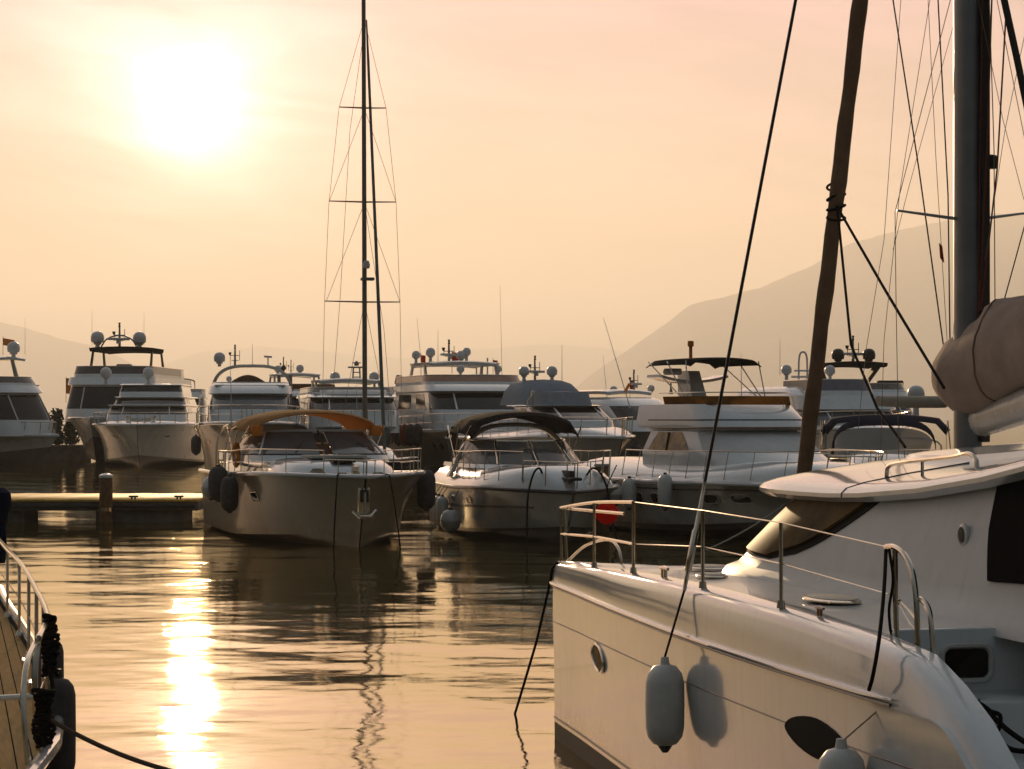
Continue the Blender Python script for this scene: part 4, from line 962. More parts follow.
seats(B, [(6.6, 7.3, .2, 1.1, 1.7, 2.35, CUSHION), (6.6, 7.3, -1.1, -.2, 1.7, 2.35, CUSHION), (8.8, 9.5, -1.2, 1.2, 1.7, 2.3, CUSHION)])
MB().box(5.6, 6.1, .1, 1.0, 1.7, 2.25, .08).build('helm_console', BLACKCANVAS, B)
MB().lathe([(.17, -.015), (.19, 0), (.17, .015)], (0, 0, 0), 16, 'x', Matrix.Rotation(.5, 3, 'Y')).build('steering_wheel', RUBBER, B, loc=(6.2, .55, 2.3))
arch(B, 7.6, 7.2, 1.78, 1.30, 1.55, 3.02, .34, .12, CREAM, 'arch')
bimini(B, 5.3, 9.4, 1.62, 2.98, .38, BLACKCANVAS, zleg=2.1, drop=.22, nose=.45)
MB().sheet([[(7.9+.5*i, 1.5-.02*j, 2.95-.35*j) for j in range(3)] for i in range(3)], .012).build('side_curtain', BLACKCANVAS, B)
bow_rail(B, HB_, 7.6, .98, 7, inset=.20, gap=1.4, r=.013, lean=.25); bow_rail(B, HB_, 1.3, .75, 3, inset=.15, r=.016, lean=.1)
MB().box(-.25, .7, -.16, .16, 1.62, 1.70, .03).build('anchor_roller', RUBBER, B); MB().box(.2, 1.5, -.07, .07, 1.60, 1.86, .02).build('anchor_chain', RUBBER, B)
MB().box(2.0, 2.7, -.3, .3, 1.84, 1.91, .03).build('deck_hatch', TINT, B); MB().lathe([(0, 0), (.16, 0), (.13, .07), (0, .08)], (3.3, .9, 1.80), 14).build('searchlight', STEEL, B)
HB_.port(B, 4.4, .72, 1, .20, .10); HB_.port(B, 6.4, .72, 1, .20, .10); HB_.port(B, 4.4, .72, -1, .20, .10)
wB = lambda p: world(B, p)
for k, (x, y, sg) in enumerate(((1.1, .55, 1), (.95, -.55, -1))):
    q = [wB((x, y, 1.72)), wB((x-.15, y*1.25, 1.92)), wB((x-.3, y*1.6, 1.75)), wB((x-.45, y*1.9, 1.2)), wB((x-.6, y*2.0, .5)), wB((x-1.0, y*2.2, -.2))]
    rope('mooring_line', spline(q, 5), .028, ('dark mooring line arching over the black topped cruiser bow, nearer the taupe cruiser', 'dark mooring line arching over the black topped cruiser bow, nearer the red buoy')[k])
for k in range(3):
    x = 9.0+.62*k; side_fender(HB_, B, x-2.2, 1, .62, .17, .80, FENDW, ('first white upright fender of three, nearest the bow of the black topped cruiser', 'middle white upright fender of three on the black topped cruiser', 'last white upright fender of three, beside the taupe hull')[k], off=.02)
side_fender(HB_, B, 5.1, 1, .42, .28, .60, FENDW, 'white ball fender floating low at the side of the black topped cruiser')
for k, y in enumerate((.5, -.5)):
    rope('mooring_line', [wA((.75, y, 1.84)), wA((.3, y*1.3, 1.80)), wA((.12, y*1.45, 1.2)), wA((-.05, y*1.6, .4)), wA((-.2, y*1.7, -.3))], .02, ('thin mooring line dropping from the tan topped cruiser bow, on the pier side', 'thin mooring line dropping from the tan topped cruiser bow, on the black topped cruiser side')[k])
# ---- C: flybridge cruiser
C = boat('flybridge_cruiser', P(872, 545, 0), 25, 'white flybridge cruiser with dark rolled bimini on a steel frame, white cover over its windscreen', 'flybridge cruiser')
HC = Hull(12.8, 4.7, 1.42, 1.46, rake=1.3, tm=.42, p=2.5, flare=1.8, zc=.4)
HC.build(C, HULLC, toe=.06, deckm=WHITE, crown=.60, bootq=.12, stripe=(.86, .014, .05, .97, BOOT))
sC = Shell([rr(1.85, 3.0, 2.6, 1.72, 9.0, e=2.5), rr(2.10, 3.5, 2.5, 1.74, 9.0, e=2.5), rr(2.26, 4.0, 2.3, 1.74, 9.0, e=2.7), rr(2.84, 5.2, 1.6, 1.56, 8.8, e=3.2), rr(2.93, 4.9, 1.6, 1.66, 9.4, e=3.2), rr(3.15, 5.1, 1.6, 1.66, 9.5, e=3.2), rr(3.58, 5.7, 1.4, 1.52, 9.6, e=3.2)])
sC.build('superstructure', WHITE, C)
COVER = mat('white_screen_cover', (.60, .58, .55), .8, var=.06, scale=3, bump=.2, bscale=6)
sC.patch('windscreen_cover', COVER, C, -.43, .43, 2.06, 2.95, .02, 30, 5)
sC.patch('side_window', mat('gold_lit_pane', (.26, .14, .03), .25, var=.9, scale=2.2, spec=.4), C, lambda v: .505+.05*max(0, v-2.06)**2, lambda v: .85-.06*max(0, v-2.06)**2, 2.04, 2.94, .015, 10, 6)  # golden see-through light put into the pane colour
MB().tube([sC.at(.69, 2.05)+Vector((0, .03, 0)), sC.at(.68, 2.93)+Vector((0, .03, 0))], .03, 6).build('mullion', RUBBER, C)
sC.patch('side_window', BROWNGLASS, C, -.66, lambda v: -.50-.04*(v-2), 2.06, 2.92, .015)
frame_line(C, sC, -.8, .8, 4.02, .03, WOODP, 'rubbing_strip', 40)
frame_line(C, sC, -.8, .8, 5.0, .02, BOOT, 'moulding_line', 40)
fl = Shell([rr(3.56, 5.45, 1.3, 1.42, 8.5, e=2.8), rr(3.80, 5.6, 1.3, 1.47, 8.5, e=2.8)])
b = MB(); b.loft([[fl.at(t, v)+Vector((0, 0, 0)) for t in [k/20 for k in range(-17, 18)]] for v in (0, .4, .8, 1)], False); b.build('flybridge_screen', AMBER, C)
MB().tube([fl.at(k/20, 1)+Vector((0, 0, .10)) for k in range(-18, 19)], .018, 6).build('flybridge_rail', STEEL, C)
seats(C, [(7.2, 8.1, .3, 1.3, 3.4, 3.74, COVER), (7.2, 8.1, -1.3, -.3, 3.4, 3.74, COVER)])
b = MB(); b.loft([[(9.1+.35*z_+dx*(1-.3*z_), dy*(1-.35*z_), 3.4+z_*1.15) for dx, dy in ((-.45, -.28), (.45, -.28), (.45, .28), (-.45, .28))] for z_ in (0, .4, .8, 1.0)], True, False, True); b.build('radar_mast', WHITE, C)
b = MB(); b.sheet([[(9.1+.4*i, -1.1+2.2*j/8, 4.28+.16*abs(-1+2*j/8)**2) for j in range(9)] for i in range(3)], .08); b.build('mast_wing', WHITE, C)
MB().lathe([(0, -.09), (.25, -.09), (.28, 0), (.25, .09), (0, .10)], (9.2, .66, 4.52), 16).build('radar', DOMEW, C)
MB().tube([(9.3, .66, 4.2), (9.3, .66, 4.0)], .03, 6).lathe([(0, 0), (.07, 0), (.04, .14), (0, .14)], (9.3, .66, 3.88), 10).build('horn', STEEL, C)
MB().lathe([(0, 0), (.05, 0), (.05, .5), (.09, .52), (.09, .66), (0, .68)], (9.5, -.1, 4.75), 10).build('mast_light', ORANGE, C)
bimini(C, 7.3, 9.9, 1.22, 4.80, .10, BLACKCANVAS, zleg=3.55, xl=7.2, drop=.10, sag=.0)
MB().sheet([[(10.7+.3*i, 1.3-.1*j, 4.2-.25*i) for j in range(2)] for i in range(2)], .01).build('flag', ORANGE, C)
antenna(C, 10.4, 1.4, 3.5, 2.6, (.5, .6)); antenna(C, 9.0, -1.5, 3.5, 1.6, (.2, -.1))
bow_rail(C, HC, 9.5, .85, 9, inset=.14, gap=1.0, r=.014, lean=.30); bow_rail(C, HC, .95, .8, 3, r=.018, lean=.2)
for x in (3.4, 4.6, 7.4, 8.4): HC.port(C, x, .66, 1, .34 if x < 5 else .24, .15, 'hull_window', TINT, CREAM, sq=3.5)
MB().tube([(4.2, .5, 2.05), (4.6, 1.0, 2.12)], .03, 6).build('deck_rail', STEEL, C)
for i, (x, z, h, m_, nm) in enumerate(((10.2, 1.15, .62, FENDW, 'white dark tipped fender hanging leftmost on the flybridge cruiser'), (9.1, 1.05, .62, FENDW, 'white round fender hanging second from the left on the flybridge cruiser'), (8.3, 1.10, .85, FENDW, 'white slim fender hanging third from the left on the flybridge cruiser'), (6.2, 1.2, .95, FENDW, 'white long fender hanging beside the dark shroud on the flybridge cruiser'))):
    side_fender(HC, C, x, 1, z, (.30, .29, .20, .20)[i], h, m_, nm)
rb = Q(607, 513, 58.0); o = empty('mooring_buoy', rb, 0, 'bright red ball buoy hanging between the black topped and flybridge cruisers', 'buoy')
MB().lathe([(.275*math.sin(PI*k/14)+1e-4, -.275*math.cos(PI*k/14)) for k in range(15)], (0, 0, 0), 22).build('ball', REDV, o, 80)
MB().lathe([(0, .25), (.10, .25), (.08, .36), (.04, .40), (0, .40)], (0, 0, 0), 12).build('neck', NAVY, o)
MB().tube([(0, 0, .38), (.02, .05, .7), (.25, .4, 1.15)], .014, 5).build('lanyard', ROPED, o)
rope('mooring_line', catenary(world(C, (2.0, 1.3, 1.0)), Q(640, 570, 56.0), .25), .022, 'pale mooring line slanting from the flybridge cruiser down to the water', ROPEW)
# ------------------------------------------------------------------ back row: yachts behind the cruisers
def fly(o, xf, W, xb, zd, w0, w1, zb, zs=None, n=2.0, rake=1.2, hm=WHITE, gm=TINT, sm_=BROWNGLASS, e=2.8, cover=None, mull=(-.16, .16), side=((.54, .66), (.68, .86)), fly_w=.96, fly_x=1.0, fly_b=None):
    """main house with raked screen, brow over it and (when zs) a flybridge coaming with its wind screen"""
    sh = Shell([rr(zd-.25, xf, n, W, xb, e=e), rr(w0-.04, xf+.25*rake, n, W*.985, xb, e=e), rr(w1+.04, xf+rake*1.15, n*.9, W*.93, xb, e=e), rr(w1+.10, xf+rake*.95, n*.9, W*1.0, xb+.8, e=e), rr(zb, xf+rake*1.35, n*.85, W*.98, xb+.9, e=e)])
    sh.build('superstructure', hm, o)
    v0, v1 = 1.06, 1.94
    sh.patch('windscreen', cover or gm, o, -.47, .47, v0, v1, .012, 24, 3)
    for t_ in mull: MB().tube([sh.at(t_, v0)+Vector((-.02, 0, 0)), sh.at(t_, v1)+Vector((-.02, 0, 0))], .05, 6).build('mullion', hm if cover is None else cover, o)
    for a, c in side:
        sh.patch('side_window', gm, o, a, c, v0+.05, v1-.03, .012, 6, 3); sh.patch('side_window', gm, o, -c, -a, v0+.05, v1-.03, .012, 6, 3)
    if zs:
        x = xf+rake*1.35+fly_x; bk = fly_b or xb
        fb = Shell([rr(zb-.02, x-.2, n*.85, W*fly_w, bk, e=e), rr(zb+.30*(zs-zb), x-.1, n*.85, W*fly_w, bk, e=e), rr(zs, x+.35, n*.8, W*fly_w*.98, bk, e=e)])
        b = MB(); ts = [k/24 for k in range(-22, 23)]
        b.loft([[fb.at(t, v) for t in ts] for v in (0, .5, 1)], False).build('flybridge_coaming', hm, o)
        MB().loft([[fb.at(t, v) for t in ts] for v in (1, 1.5, 2)], False).build('wind_screen', sm_, o)
        MB().tube([fb.at(t, 2) for t in ts], .03, 6).build('screen_rail', STEEL, o)
        MB().box(x+.1, bk, -W*fly_w*.9, W*fly_w*.9, zb-.02, zb+.06, .02).build('flybridge_floor', DECK, o)
        return sh, fb
    return sh, None
def hardtop(o, x0, x1, w, z, m=WHITE, th=.16, legs=True, zl=4.5, crown=.12, legm=None, fw=.16, raked=.6):
    rings = []
    for x, k, dz in ((x0, .80, -.05), (x0+.15, .90, 0), (x0+.6, 1, .02), (x1-.6, 1, .02), (x1-.1, .92, 0), (x1, .85, -.05)):
        ring = [(x, w*k*yy, z+dz+crown*(1-yy*yy)*.9) for yy in (-1, -.8, -.4, 0, .4, .8, 1)]+[(x, w*k*yy, z+dz-th+crown*(1-yy*yy)*.8) for yy in (.97, .8, .4, 0, -.4, -.8, -.97)]
        rings.append(ring)
    h = MB().loft(rings, True, True, True).build('hardtop', m, o, 50)
    if legs:
        for sd in (-1, 1):
            for xx, xl_ in ((lerp(x0, x1, .22), -raked), (lerp(x0, x1, .85), raked)):
                b = MB(); b.loft([[(xx+xl_*(1-q)+dx*fw*(1.5-q*.6), sd*(w*.93+.06*(1-q)+dy*.05), lerp(zl, z-th+.04, q)) for dx, dy in ((-1, -1), (1, -1), (1, 1), (-1, 1))] for q in (0, .5, 1)], True, True, True); b.build('hardtop_leg', legm or m, o)
    return h
def domes(o, x, items, z_on, m=DOMEW):
    for px, py, r in items:
        p = lat(o, x, px, py); dist = math.hypot(*(world(o, p).xy)); rm = r*dist/F
        d = dome(o, p.x, p.y, p.z, rm, m, base=False); MB().lathe([(0, z_on-p.z-.02), (rm*.4, z_on-p.z-.02), (rm*.32, -rm*.9), (0, -rm*.9)], p, 10).build('pedestal', WHITE if m is DOMEW else RUBBER, d)
def mastat(o, x, px, ytop, z_on, m=WHITE, radar=True, s=1.0):
    p = lat(o, x, px, ytop); mast_cluster(o, x, p.y, z_on, p.z-z_on-.2*s, m, radar, s)
def whip(o, x, px, y0, y1, lean=0):
    a, b_ = lat(o, x, px, y0), lat(o, x, px+lean, y1); MB().tube([a, a.lerp(b_, .1), b_], [.022, .016, .008], 5).build('antenna', DOMEW, o)
def flag(o, x, px, py, h, w, m, lean=0):
    p = lat(o, x, px, py); b = MB(); b.sheet([[(p.x+.05*math.sin(3*i), p.y-w*i/4, p.z-h*j/3-.12*i/4*w) for i in range(5)] for j in range(4)], .01); fo = b.build('flag', m, o)
    MB().tube([p+Vector((0, 0, .1)), p-Vector((0, 0, h+.7))], .02, 5).build('flag_staff', STEEL, fo)
# ---- D: big flybridge yacht with bronze screen
D = boat('motor_yacht', place(480, 125, 8, 15), 15, 'large grey hulled flybridge yacht with bronze wind screen and many domes', 'motor yacht')
HD = Hull(24, 6.0, 2.55, 2.4, rake=2.2, tm=.42, p=2.5, flare=2.0, zc=.35); HD.build(D, GREYHULL, toe=.08)
shD, fbD = fly(D, 5.8, 2.75, 17, 2.6, 3.62, 4.50, 4.95, 5.45, rake=1.5, sm_=mat('copper_screen', (.36, .16, .07), .18, var=.2, scale=1.5, spec=.8), gm=TINT, fly_x=.6, side=((.53, .63), (.69, .84)))
hardtop(D, 11.3, 16.0, 2.1, 6.15, CREAM, zl=5.0)
domes(D, 14.5, [(416, 355, 4.2), (430.5, 352.5, 4.8), (461, 355.5, 4.8), (466.5, 352, 4.4)], 6.2); domes(D, 10.5, [(460.5, 369, 4.0)], 5.0)
mastat(D, 14, 449, 340, 6.2, ALU, True, 1.1); whip(D, 13, 438, 362, 330); whip(D, 15, 421, 362, 318, -4)
flag(D, 15, 452, 352, .5, .35, REDCLOTH); flag(D, 15.2, 421, 355, .4, .25, REDCLOTH)
td = MB(); td.tube(spline([lat(D, 17.5, 396, 379), lat(D, 17.4, 400, 379.5), lat(D, 17.3, 408, 383), lat(D, 17.2, 414, 387)], 4), [.15]+[.24]*11+[.22], 10).tube(spline([lat(D, 18.3, 396, 380), lat(D, 18.3, 405, 383), lat(D, 18.2, 414, 388)], 4), .24, 10)
o = td.build('tender', mat('taupe_tender_cover', (.22, .17, .12), .8, var=.12)); o.matrix_world = Matrix.Translation(D.location) @ Matrix.Rotation(D.rotation_euler.z, 4, 'Z'); tag(o, 'taupe inflatable tender stowed on the aft upper deck of the large grey hulled yacht', 'tender')
bow_rail(D, HD, 20, .85, 14, r=.022, x0=.3, mid=.5)
for k, x in enumerate((8.5, 10, 11.5, 13, 15.5)): side_fender(HD, D, x, 1, 2.3, .26, 1.1, (FENDN, FENDN, mat('red_fender', (.35, .05, .02), .6), FENDN, FENDN)[k], ('dark fender high on the grey yacht side, closest to its bow', 'second dark fender counted from the bow on the grey yacht side', 'red fender among dark ones on the side of the grey hulled yacht', 'dark fender just aft of the red fender on the grey yacht side', 'aftmost dark fender on the side of the large grey hulled yacht')[k])
for x in (6, 7, 8): HD.port(D, x, .62, 1, .22, .22, rim=None)
# second deck house of a yacht right behind D
D2 = boat('motor_yacht', place(486, 150, 9, 8), 8, 'partly hidden yacht with one dome and red pennant behind the bronze wind screen', 'motor yacht')
HD2 = Hull(20, 5.4, 2.8, 2.4, rake=1.8); HD2.build(D2, WHITE, toe=.07); fly(D2, 4.5, 2.4, 15, 2.8, 3.3, 4.2, 4.6, 5.1, fly_x=.5)
hardtop(D2, 9.5, 13.5, 1.7, 5.85, CREAM, zl=4.8); domes(D2, 12, [(498, 369, 3.8)], 5.9)
q = lat(D2, 11.5, 482, 361); MB().box(-.3, .3, -.55, .55, 5.88, 5.98, .02, o=(q.x, q.y, 0)).build('mast_base', WHITE, D2)
MB().tube([(q.x, q.y-.35, 5.9), (q.x, q.y-.35, q.z+.2)], .05, 6).tube([(q.x, q.y+.35, 5.9), (q.x, q.y+.35, q.z-.2)], .05, 6).tube([(q.x, q.y-.5, q.z-.3), (q.x, q.y+.6, q.z-.3)], .04, 6).build('signal_mast', DOMEW, D2)
flag(D2, 13, 493, 360, .28, .3, REDCLOTH); whip(D2, 13.5, 502, 375, 285, -2)
# ---- E: canvas enclosed sedan
E = boat('motor_yacht', place(578, 108, 5.5, 19), 19, 'white yacht with blue grey canvas enclosure and two domes, right of the bronze screened yacht', 'motor yacht')
HE = Hull(18, 5.0, 2.36, 2.2, rake=1.8, tm=.44, p=2.4, flare=1.9, zc=.35); HE.build(E, GREYHULL, toe=.08, deckm=WHITE, crown=.45)
shE, _ = fly(E, 3.9, 1.75, 9.5, 2.5, 3.12, 3.66, 3.80, None, n=2.2, rake=1.8, cover=None, side=((.54, .70),))
cE = Shell([rr(3.78, 6.4, 1.2, 1.28, 9, e=3.4), rr(4.38, 6.7, 1.1, 1.18, 9, e=3.4)]); cE.build('screen_cover', GREYCANVAS, E)
c2 = Shell([rr(3.8, 8.2, 1.0, 1.72, 11.4, e=2.6), rr(4.4, 8.6, 1.0, 1.55, 11.3, e=2.6), rr(4.8, 9.0, 1.0, 1.25, 11.2, e=2.5), rr(4.96, 9.4, .8, .85, 11, e=2.4)]); c2.build('flybridge_canopy', GREYCANVAS, E)
domes(E, 10.2, [(524, 371.5, 5.2), (552, 371.5, 5.4)], 4.95); mastat(E, 10, 535, 356, 4.95, ALU, True, .9); whip(E, 10, 562, 380, 345)
MB().tube([lat(E, 7.2, 527, 408), lat(E, 7.2, 528, 400), lat(E, 7.2, 533, 395)], .03, 6).tube([lat(E, 7.0, 533, 410), lat(E, 7.0, 533, 396)], .03, 6).lathe([(0, 0), (.09, 0), (.07, .22), (0, .24)], lat(E, 7.0, 533, 396), 10).build('deck_lamp', STEEL, E)
bow_rail(E, HE, 12, .85, 9, r=.02, gap=.8, lean=.15); bow_rail(E, HE, .8, .75, 3, r=.02, lean=.1)
HE.port(E, 5, .6, 1, .25, .14, rim=None); HE.port(E, 7.5, .6, 1, .25, .14, rim=None)
side_fender(HE, E, 1.2, -1, 1.7, .30, .7, FENDN, 'dark fender at the bow of the canvas enclosed yacht')
# ---- F: arched window coupe
Fb = boat('motor_yacht', place(640, 128, 6.5, 30), 30, 'white coupe yacht with big arched gold window, behind the flybridge cruiser stern', 'motor yacht')
HF = Hull(17, 4.8, 2.5, 2.3, rake=1.8); HF.build(Fb, GREYHULL, toe=.07, deckm=WHITE, crown=.4)
sF = Shell([rr(2.5, 2.5, 3.0, 2.2, 14), rr(3.0, 3.6, 2.6, 2.15, 14), rr(3.9, 5.6, 2.0, 1.85, 14.4), rr(4.15, 6.2, 1.8, 1.75, 14.6), rr(4.3, 6.8, 1.5, 1.5, 14.4)]); sF.build('superstructure', WHITE, Fb)
sF.patch('windscreen', TINT, Fb, -.42, .42, 1.1, 1.92, .012)
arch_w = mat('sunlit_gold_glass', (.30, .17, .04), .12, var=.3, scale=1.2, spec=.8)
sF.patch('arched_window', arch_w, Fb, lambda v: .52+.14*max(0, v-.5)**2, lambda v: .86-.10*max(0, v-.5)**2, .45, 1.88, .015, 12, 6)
MB().tube([sF.at(lerp(.50, .88, k/20), .45+1.5*math.sin(PI*k/20)**.6)+Vector((-.02, .03, 0)) for k in range(21)], .09, 6).build('arch_frame', WHITE, Fb)
hardtop(Fb, 7.5, 15.0, 1.7, 4.62, WHITE, legs=False); domes(Fb, 11.5, [(613.5, 390, 4.0), (651, 388.5, 3.6)], 4.6); mastat(Fb, 11, 634, 370, 4.65, ALU, True, .95); whip(Fb, 11, 607, 398, 355, -4)
flag(Fb, 11.4, 630, 380, .5, .3, REDCLOTH)
# ---- G: yacht behind the headsail
G = boat('motor_yacht', place(846, 112, 6.5, 14), 14, 'white flybridge yacht with violet wind screen and white domes, half behind the rolled headsail', 'motor yacht')
HG = Hull(19, 5.4, 2.7, 2.3, rake=1.8, tm=.42); HG.build(G, WHITE, toe=.08, deckm=WHITE, crown=.3)
fly(G, 3.8, 2.45, 15, 2.6, 2.86, 3.5, 4.25, 5.0, rake=1.4, sm_=mat('violet_screen', (.10, .085, .11), .12, var=.1, spec=.8), gm=GREYGLASS, fly_x=.4, fly_w=.62, side=((.53, .7),), fly_b=11)
cg = Shell([rr(4.22, 7.2, 1.6, 2.2, 15.5), rr(4.55, 7.9, 1.6, 2.1, 15.6), rr(4.7, 8.6, 1.6, 1.9, 15.4)]); cg.build('flybridge_coaming', WHITE, G)
domes(G, 11, [(786.5, 370, 5.2), (830, 370.5, 5.2)], 4.7)
q = lat(G, 11.5, 803, 352); MB().tube(spline([(q.x, q.y-.22, 4.7), (q.x, q.y-.2, q.z-.3), (q.x, q.y, q.z), (q.x, q.y+.2, q.z-.3), (q.x, q.y+.22, 4.7)], 5), .05, 6).tube([(q.x, q.y-.6, 5.2), (q.x, q.y+.6, 5.2)], .06, 6).tube([(q.x, q.y-.45, 5.5), (q.x, q.y+.45, 5.5)], .05, 6).build('signal_mast', DOMEW, G)
whip(G, 11, 780, 375, 340); bow_rail(G, HG, 10, .8, 8, r=.02, x0=.3)
# ---- H: black hardtop yacht
H_ = boat('motor_yacht', place(862, 140, 9, 6), 6, 'yacht with black hardtop, black domes and black arch rising behind the violet screen', 'motor yacht')
HH = Hull(22, 5.6, 3.0, 2.6, rake=2.0); HH.build(H_, CREAM, toe=.08); fly(H_, 5, 2.5, 17, 2.9, 3.4, 4.2, 4.7, 5.2, fly_x=.6)
hardtop(H_, 9.5, 13.5, 1.85, 6.42, BLACKCANVAS, zl=4.9, legs=False, th=.22)
for sd in (-1, 1):
    b = MB(); b.loft([[(lerp(13.6, 12.4, q)+dx*.5, sd*lerp(1.05, 1.8, q)+dy*.14, lerp(4.9, 6.3, q)) for dx, dy in ((-1, -1), (1, -1), (1, 1), (-1, 1))] for q in (0, 1)], True, True, True); b.build('arch_leg', RUBBER, H_)
q = lat(H_, 13, 889, 387); MB().box(-.6, .6, -.75, .75, 4.8, 5.45, .08, o=(q.x, q.y, 0)).build('life_raft_case', RUBBER, H_)
domes(H_, 12, [(838, 355, 6.4), (869, 355, 6.4)], 6.45, DOMEB); mastat(H_, 12, 853, 336, 6.4, RUBBER, True, 1.3)
# ---- N: sailing yacht with navy canopy
N = boat('sailing_yacht', place(884, 86, 8.5, -10), -10, 'sailing yacht with navy bimini, navy sprayhood with clear windows and rolled beige boom cover', 'sailing yacht')
HN = Hull(14, 4.3, 1.5, 1.35, rake=1.5, tm=.5, chine=.75, zc=.5); HN.build(N, WHITE, toe=.05, deckm=WHITE, crown=.15)
sN = Shell([rr(1.45, 3.5, 2.5, 1.35, 10), rr(1.9, 4.6, 2.2, 1.2, 10), rr(2.0, 5.2, 2.0, 1.0, 10)]); sN.build('coachroof', WHITE, N)
sN.patch('cabin_window', TINT, N, .54, .8, .3, .8, .01); sN.patch('cabin_window', TINT, N, -.8, -.54, .3, .8, .01)
g = [[(lerp(7.2, 9.6, i/8), 1.85*math.copysign(abs(math.cos(a))**.6, math.cos(a)), 1.9+(.35+.95*sm(i/3))*abs(math.sin(a))**.7) for a in [PI*j/16 for j in range(17)]] for i in range(9)]
MB().sheet([[p for p in row] for row in g[2:]], .03, (0, 0, 1)).build('sprayhood', NAVY, N, 60)
MB().sheet([[Vector(p)+Vector((-.03, 0, .0)) for p in row[2:15]] for row in [[(6.9, y*.9, 1.95) for _, y, _ in g[0]], [(7.7, y*.97, lerp(1.95, z, .9)) for _, y, z in g[2]]]], .01).build('clear_window', PLASTIC, N)
bimini(N, 8.6, 12.4, 2.35, 3.10, .22, NAVY, zleg=1.4, drop=.34, nose=.3)
for sd in (-1, 1):
    for j in range(3): MB().sheet([[(8.7+1.15*j+.02+1.1*i/2, sd*2.2, 3.0-.75*k) for k in range(3)] for i in range(3)], .012).build('clear_side_panel', PLASTIC, N)
MB().tube([lat(N, 5.6, 878, 401), lat(N, 6.5, 910, 402), lat(N, 7.5, 945, 402)], [.18, .21, .21], 12).build('boom_cover', mat('beige_boom_cover', (.40, .33, .25), .85, var=.1, bump=.2, bscale=10), N)
q = lat(N, 4.8, 962, 402); MB().tube([(q.x, q.y, 1.6), (q.x, q.y, 17)], [.10, .08], 10).build('mast', ALU, N)
domes(N, 12.6, [(916, 394, 8.5)], 3.1)
MB().tube(spline([(12.9, -1.9, 1.4), (12.9, -1.9, 2.3), (12.9, 0, 2.45), (12.9, 1.9, 2.3), (12.9, 1.9, 1.4)], 5), .04, 7).build('stern_arch', STEEL, N)
bow_rail(N, HN, 12, .62, 8, r=.016, x0=.2, mid=.5)
seats(N, [(10, 12.5, .8, 1.9, 1.3, 1.75, CUSHION), (10, 12.5, -1.9, -.8, 1.3, 1.75, CUSHION)])
MB().lathe([(.40, -.03), (.44, 0), (.40, .03)], (0, 0, 0), 20, 'x').build('steering_wheel', STEEL, N, loc=(11.0, .4, 2.1))
# ---- K: arch yacht behind the tan bimini
K = boat('motor_yacht', place(250, 118, 7, 5), 5, 'white yacht with curved radar arch and one dome, above the tan topped cruiser', 'motor yacht')
HK = Hull(19, 5.4, 2.95, 2.4, rake=1.9, tm=.42, p=2.5, flare=2.0, zc=.3); HK.build(K, TAUPE, toe=.08, deckm=WHITE, crown=.2)
fly(K, 4.6, 2.05, 15, 2.9, 3.62, 4.30, 4.78, 4.95, rake=1.4, gm=GREYGLASS, sm_=WHITE, fly_x=.2, mull=(), fly_w=.93)
for sd in (-1, 1):
    b = MB(); b.loft([[(lerp(4.2, 8.2, q)+dx, sd*(2.35+.10*math.sin(PI*q)), lerp(2.9, 4.5, q)+dz) for dx, dz in ((-.5, 0), (.0, .55*math.sin(PI*min(1, q+.2))+.1), (.4, 0), (0, -.3))] for q in [k/8 for k in range(9)]], True, True, True); b.build('wing_fairing', WHITE, K)
arch(K, 12.4, 11.2, 2.05, 1.75, 4.6, 5.85, .5, .16, CREAM); dome(K, 11.2, lat(K, 11.2, 219.5, 358).y, lat(K, 11.2, 219.5, 358).z, .29)
mastat(K, 11.2, 235, 345, 5.8, ALU, False, .9); whip(K, 11.2, 252.5, 364, 344); domes(K, 14, [(229, 379, 2.8), (250, 379, 2.8)], 4.8)
MB().sheet([[(9.4+.5*i, -.95+1.9*j/8+.15, 4.95+.42*math.sin(PI*j/8)*(1-.4*i)) for j in range(9)] for i in range(3)], .03, (0, 0, 1)).build('console_cover', BROWNCANVAS, K)
bow_rail(K, HK, 13, .85, 10, r=.022, x0=.3, mid=.5)
HK.port(K, 5, .66, 1, .26, .13, rim=None)
side_fender(HK, K, 4.2, 1, 1.9, .24, .9, FENDN, 'dark fender on the shaded side of the arch yacht, left of the tan bimini')
# ---- L: distant yacht with two grey posts
Lb = boat('motor_yacht', place(300, 150, 8, 12), 12, 'distant yacht with short hardtop and two upright grey posts before its dark screen', 'motor yacht')
HLb = Hull(19, 5.2, 2.6, 2.3, rake=1.6); HLb.build(Lb, CREAM, toe=.07); fly(Lb, 4.6, 2.3, 15, 2.6, 3.6, 4.45, 4.85, 5.3, rake=1.0, fly_x=.3, sm_=AMBER)
hardtop(Lb, 9, 12.6, 1.5, 5.95, CREAM, zl=4.9); domes(Lb, 11, [(278, 369, 3.6), (300, 368.5, 3.8)], 5.95); domes(Lb, 9.6, [(283.5, 368, 2.6)], 5.95, DOMEB)
for px in (279, 290.5): p = lat(Lb, 4.2, px, 375); MB().tube([(p.x, p.y, 2.5), (p.x, p.y, p.z)], .11, 8).build('davit_post', ALU, Lb)
p = lat(Lb, 10.5, 268, 357); MB().tube([(p.x, p.y, p.z-.5), (p.x, p.y, p.z)], .04, 6).tube([(p.x, p.y-.25, p.z), (p.x, p.y+.25, p.z+.03)], .07, 6).tube([(p.x, p.y, p.z-.5), (p.x, p.y-.8, p.z-.9), (p.x, p.y-.9, 5.9)], .035, 6).build('radar', DOMEW, Lb)
mastat(Lb, 11, 283.5, 357, 5.95, RUBBER, False, .7); mastat(Lb, 11.5, 291, 360, 5.95, ALU, False, .6); flag(Lb, 3.9, 284, 388, .9, .35, ORANGE)
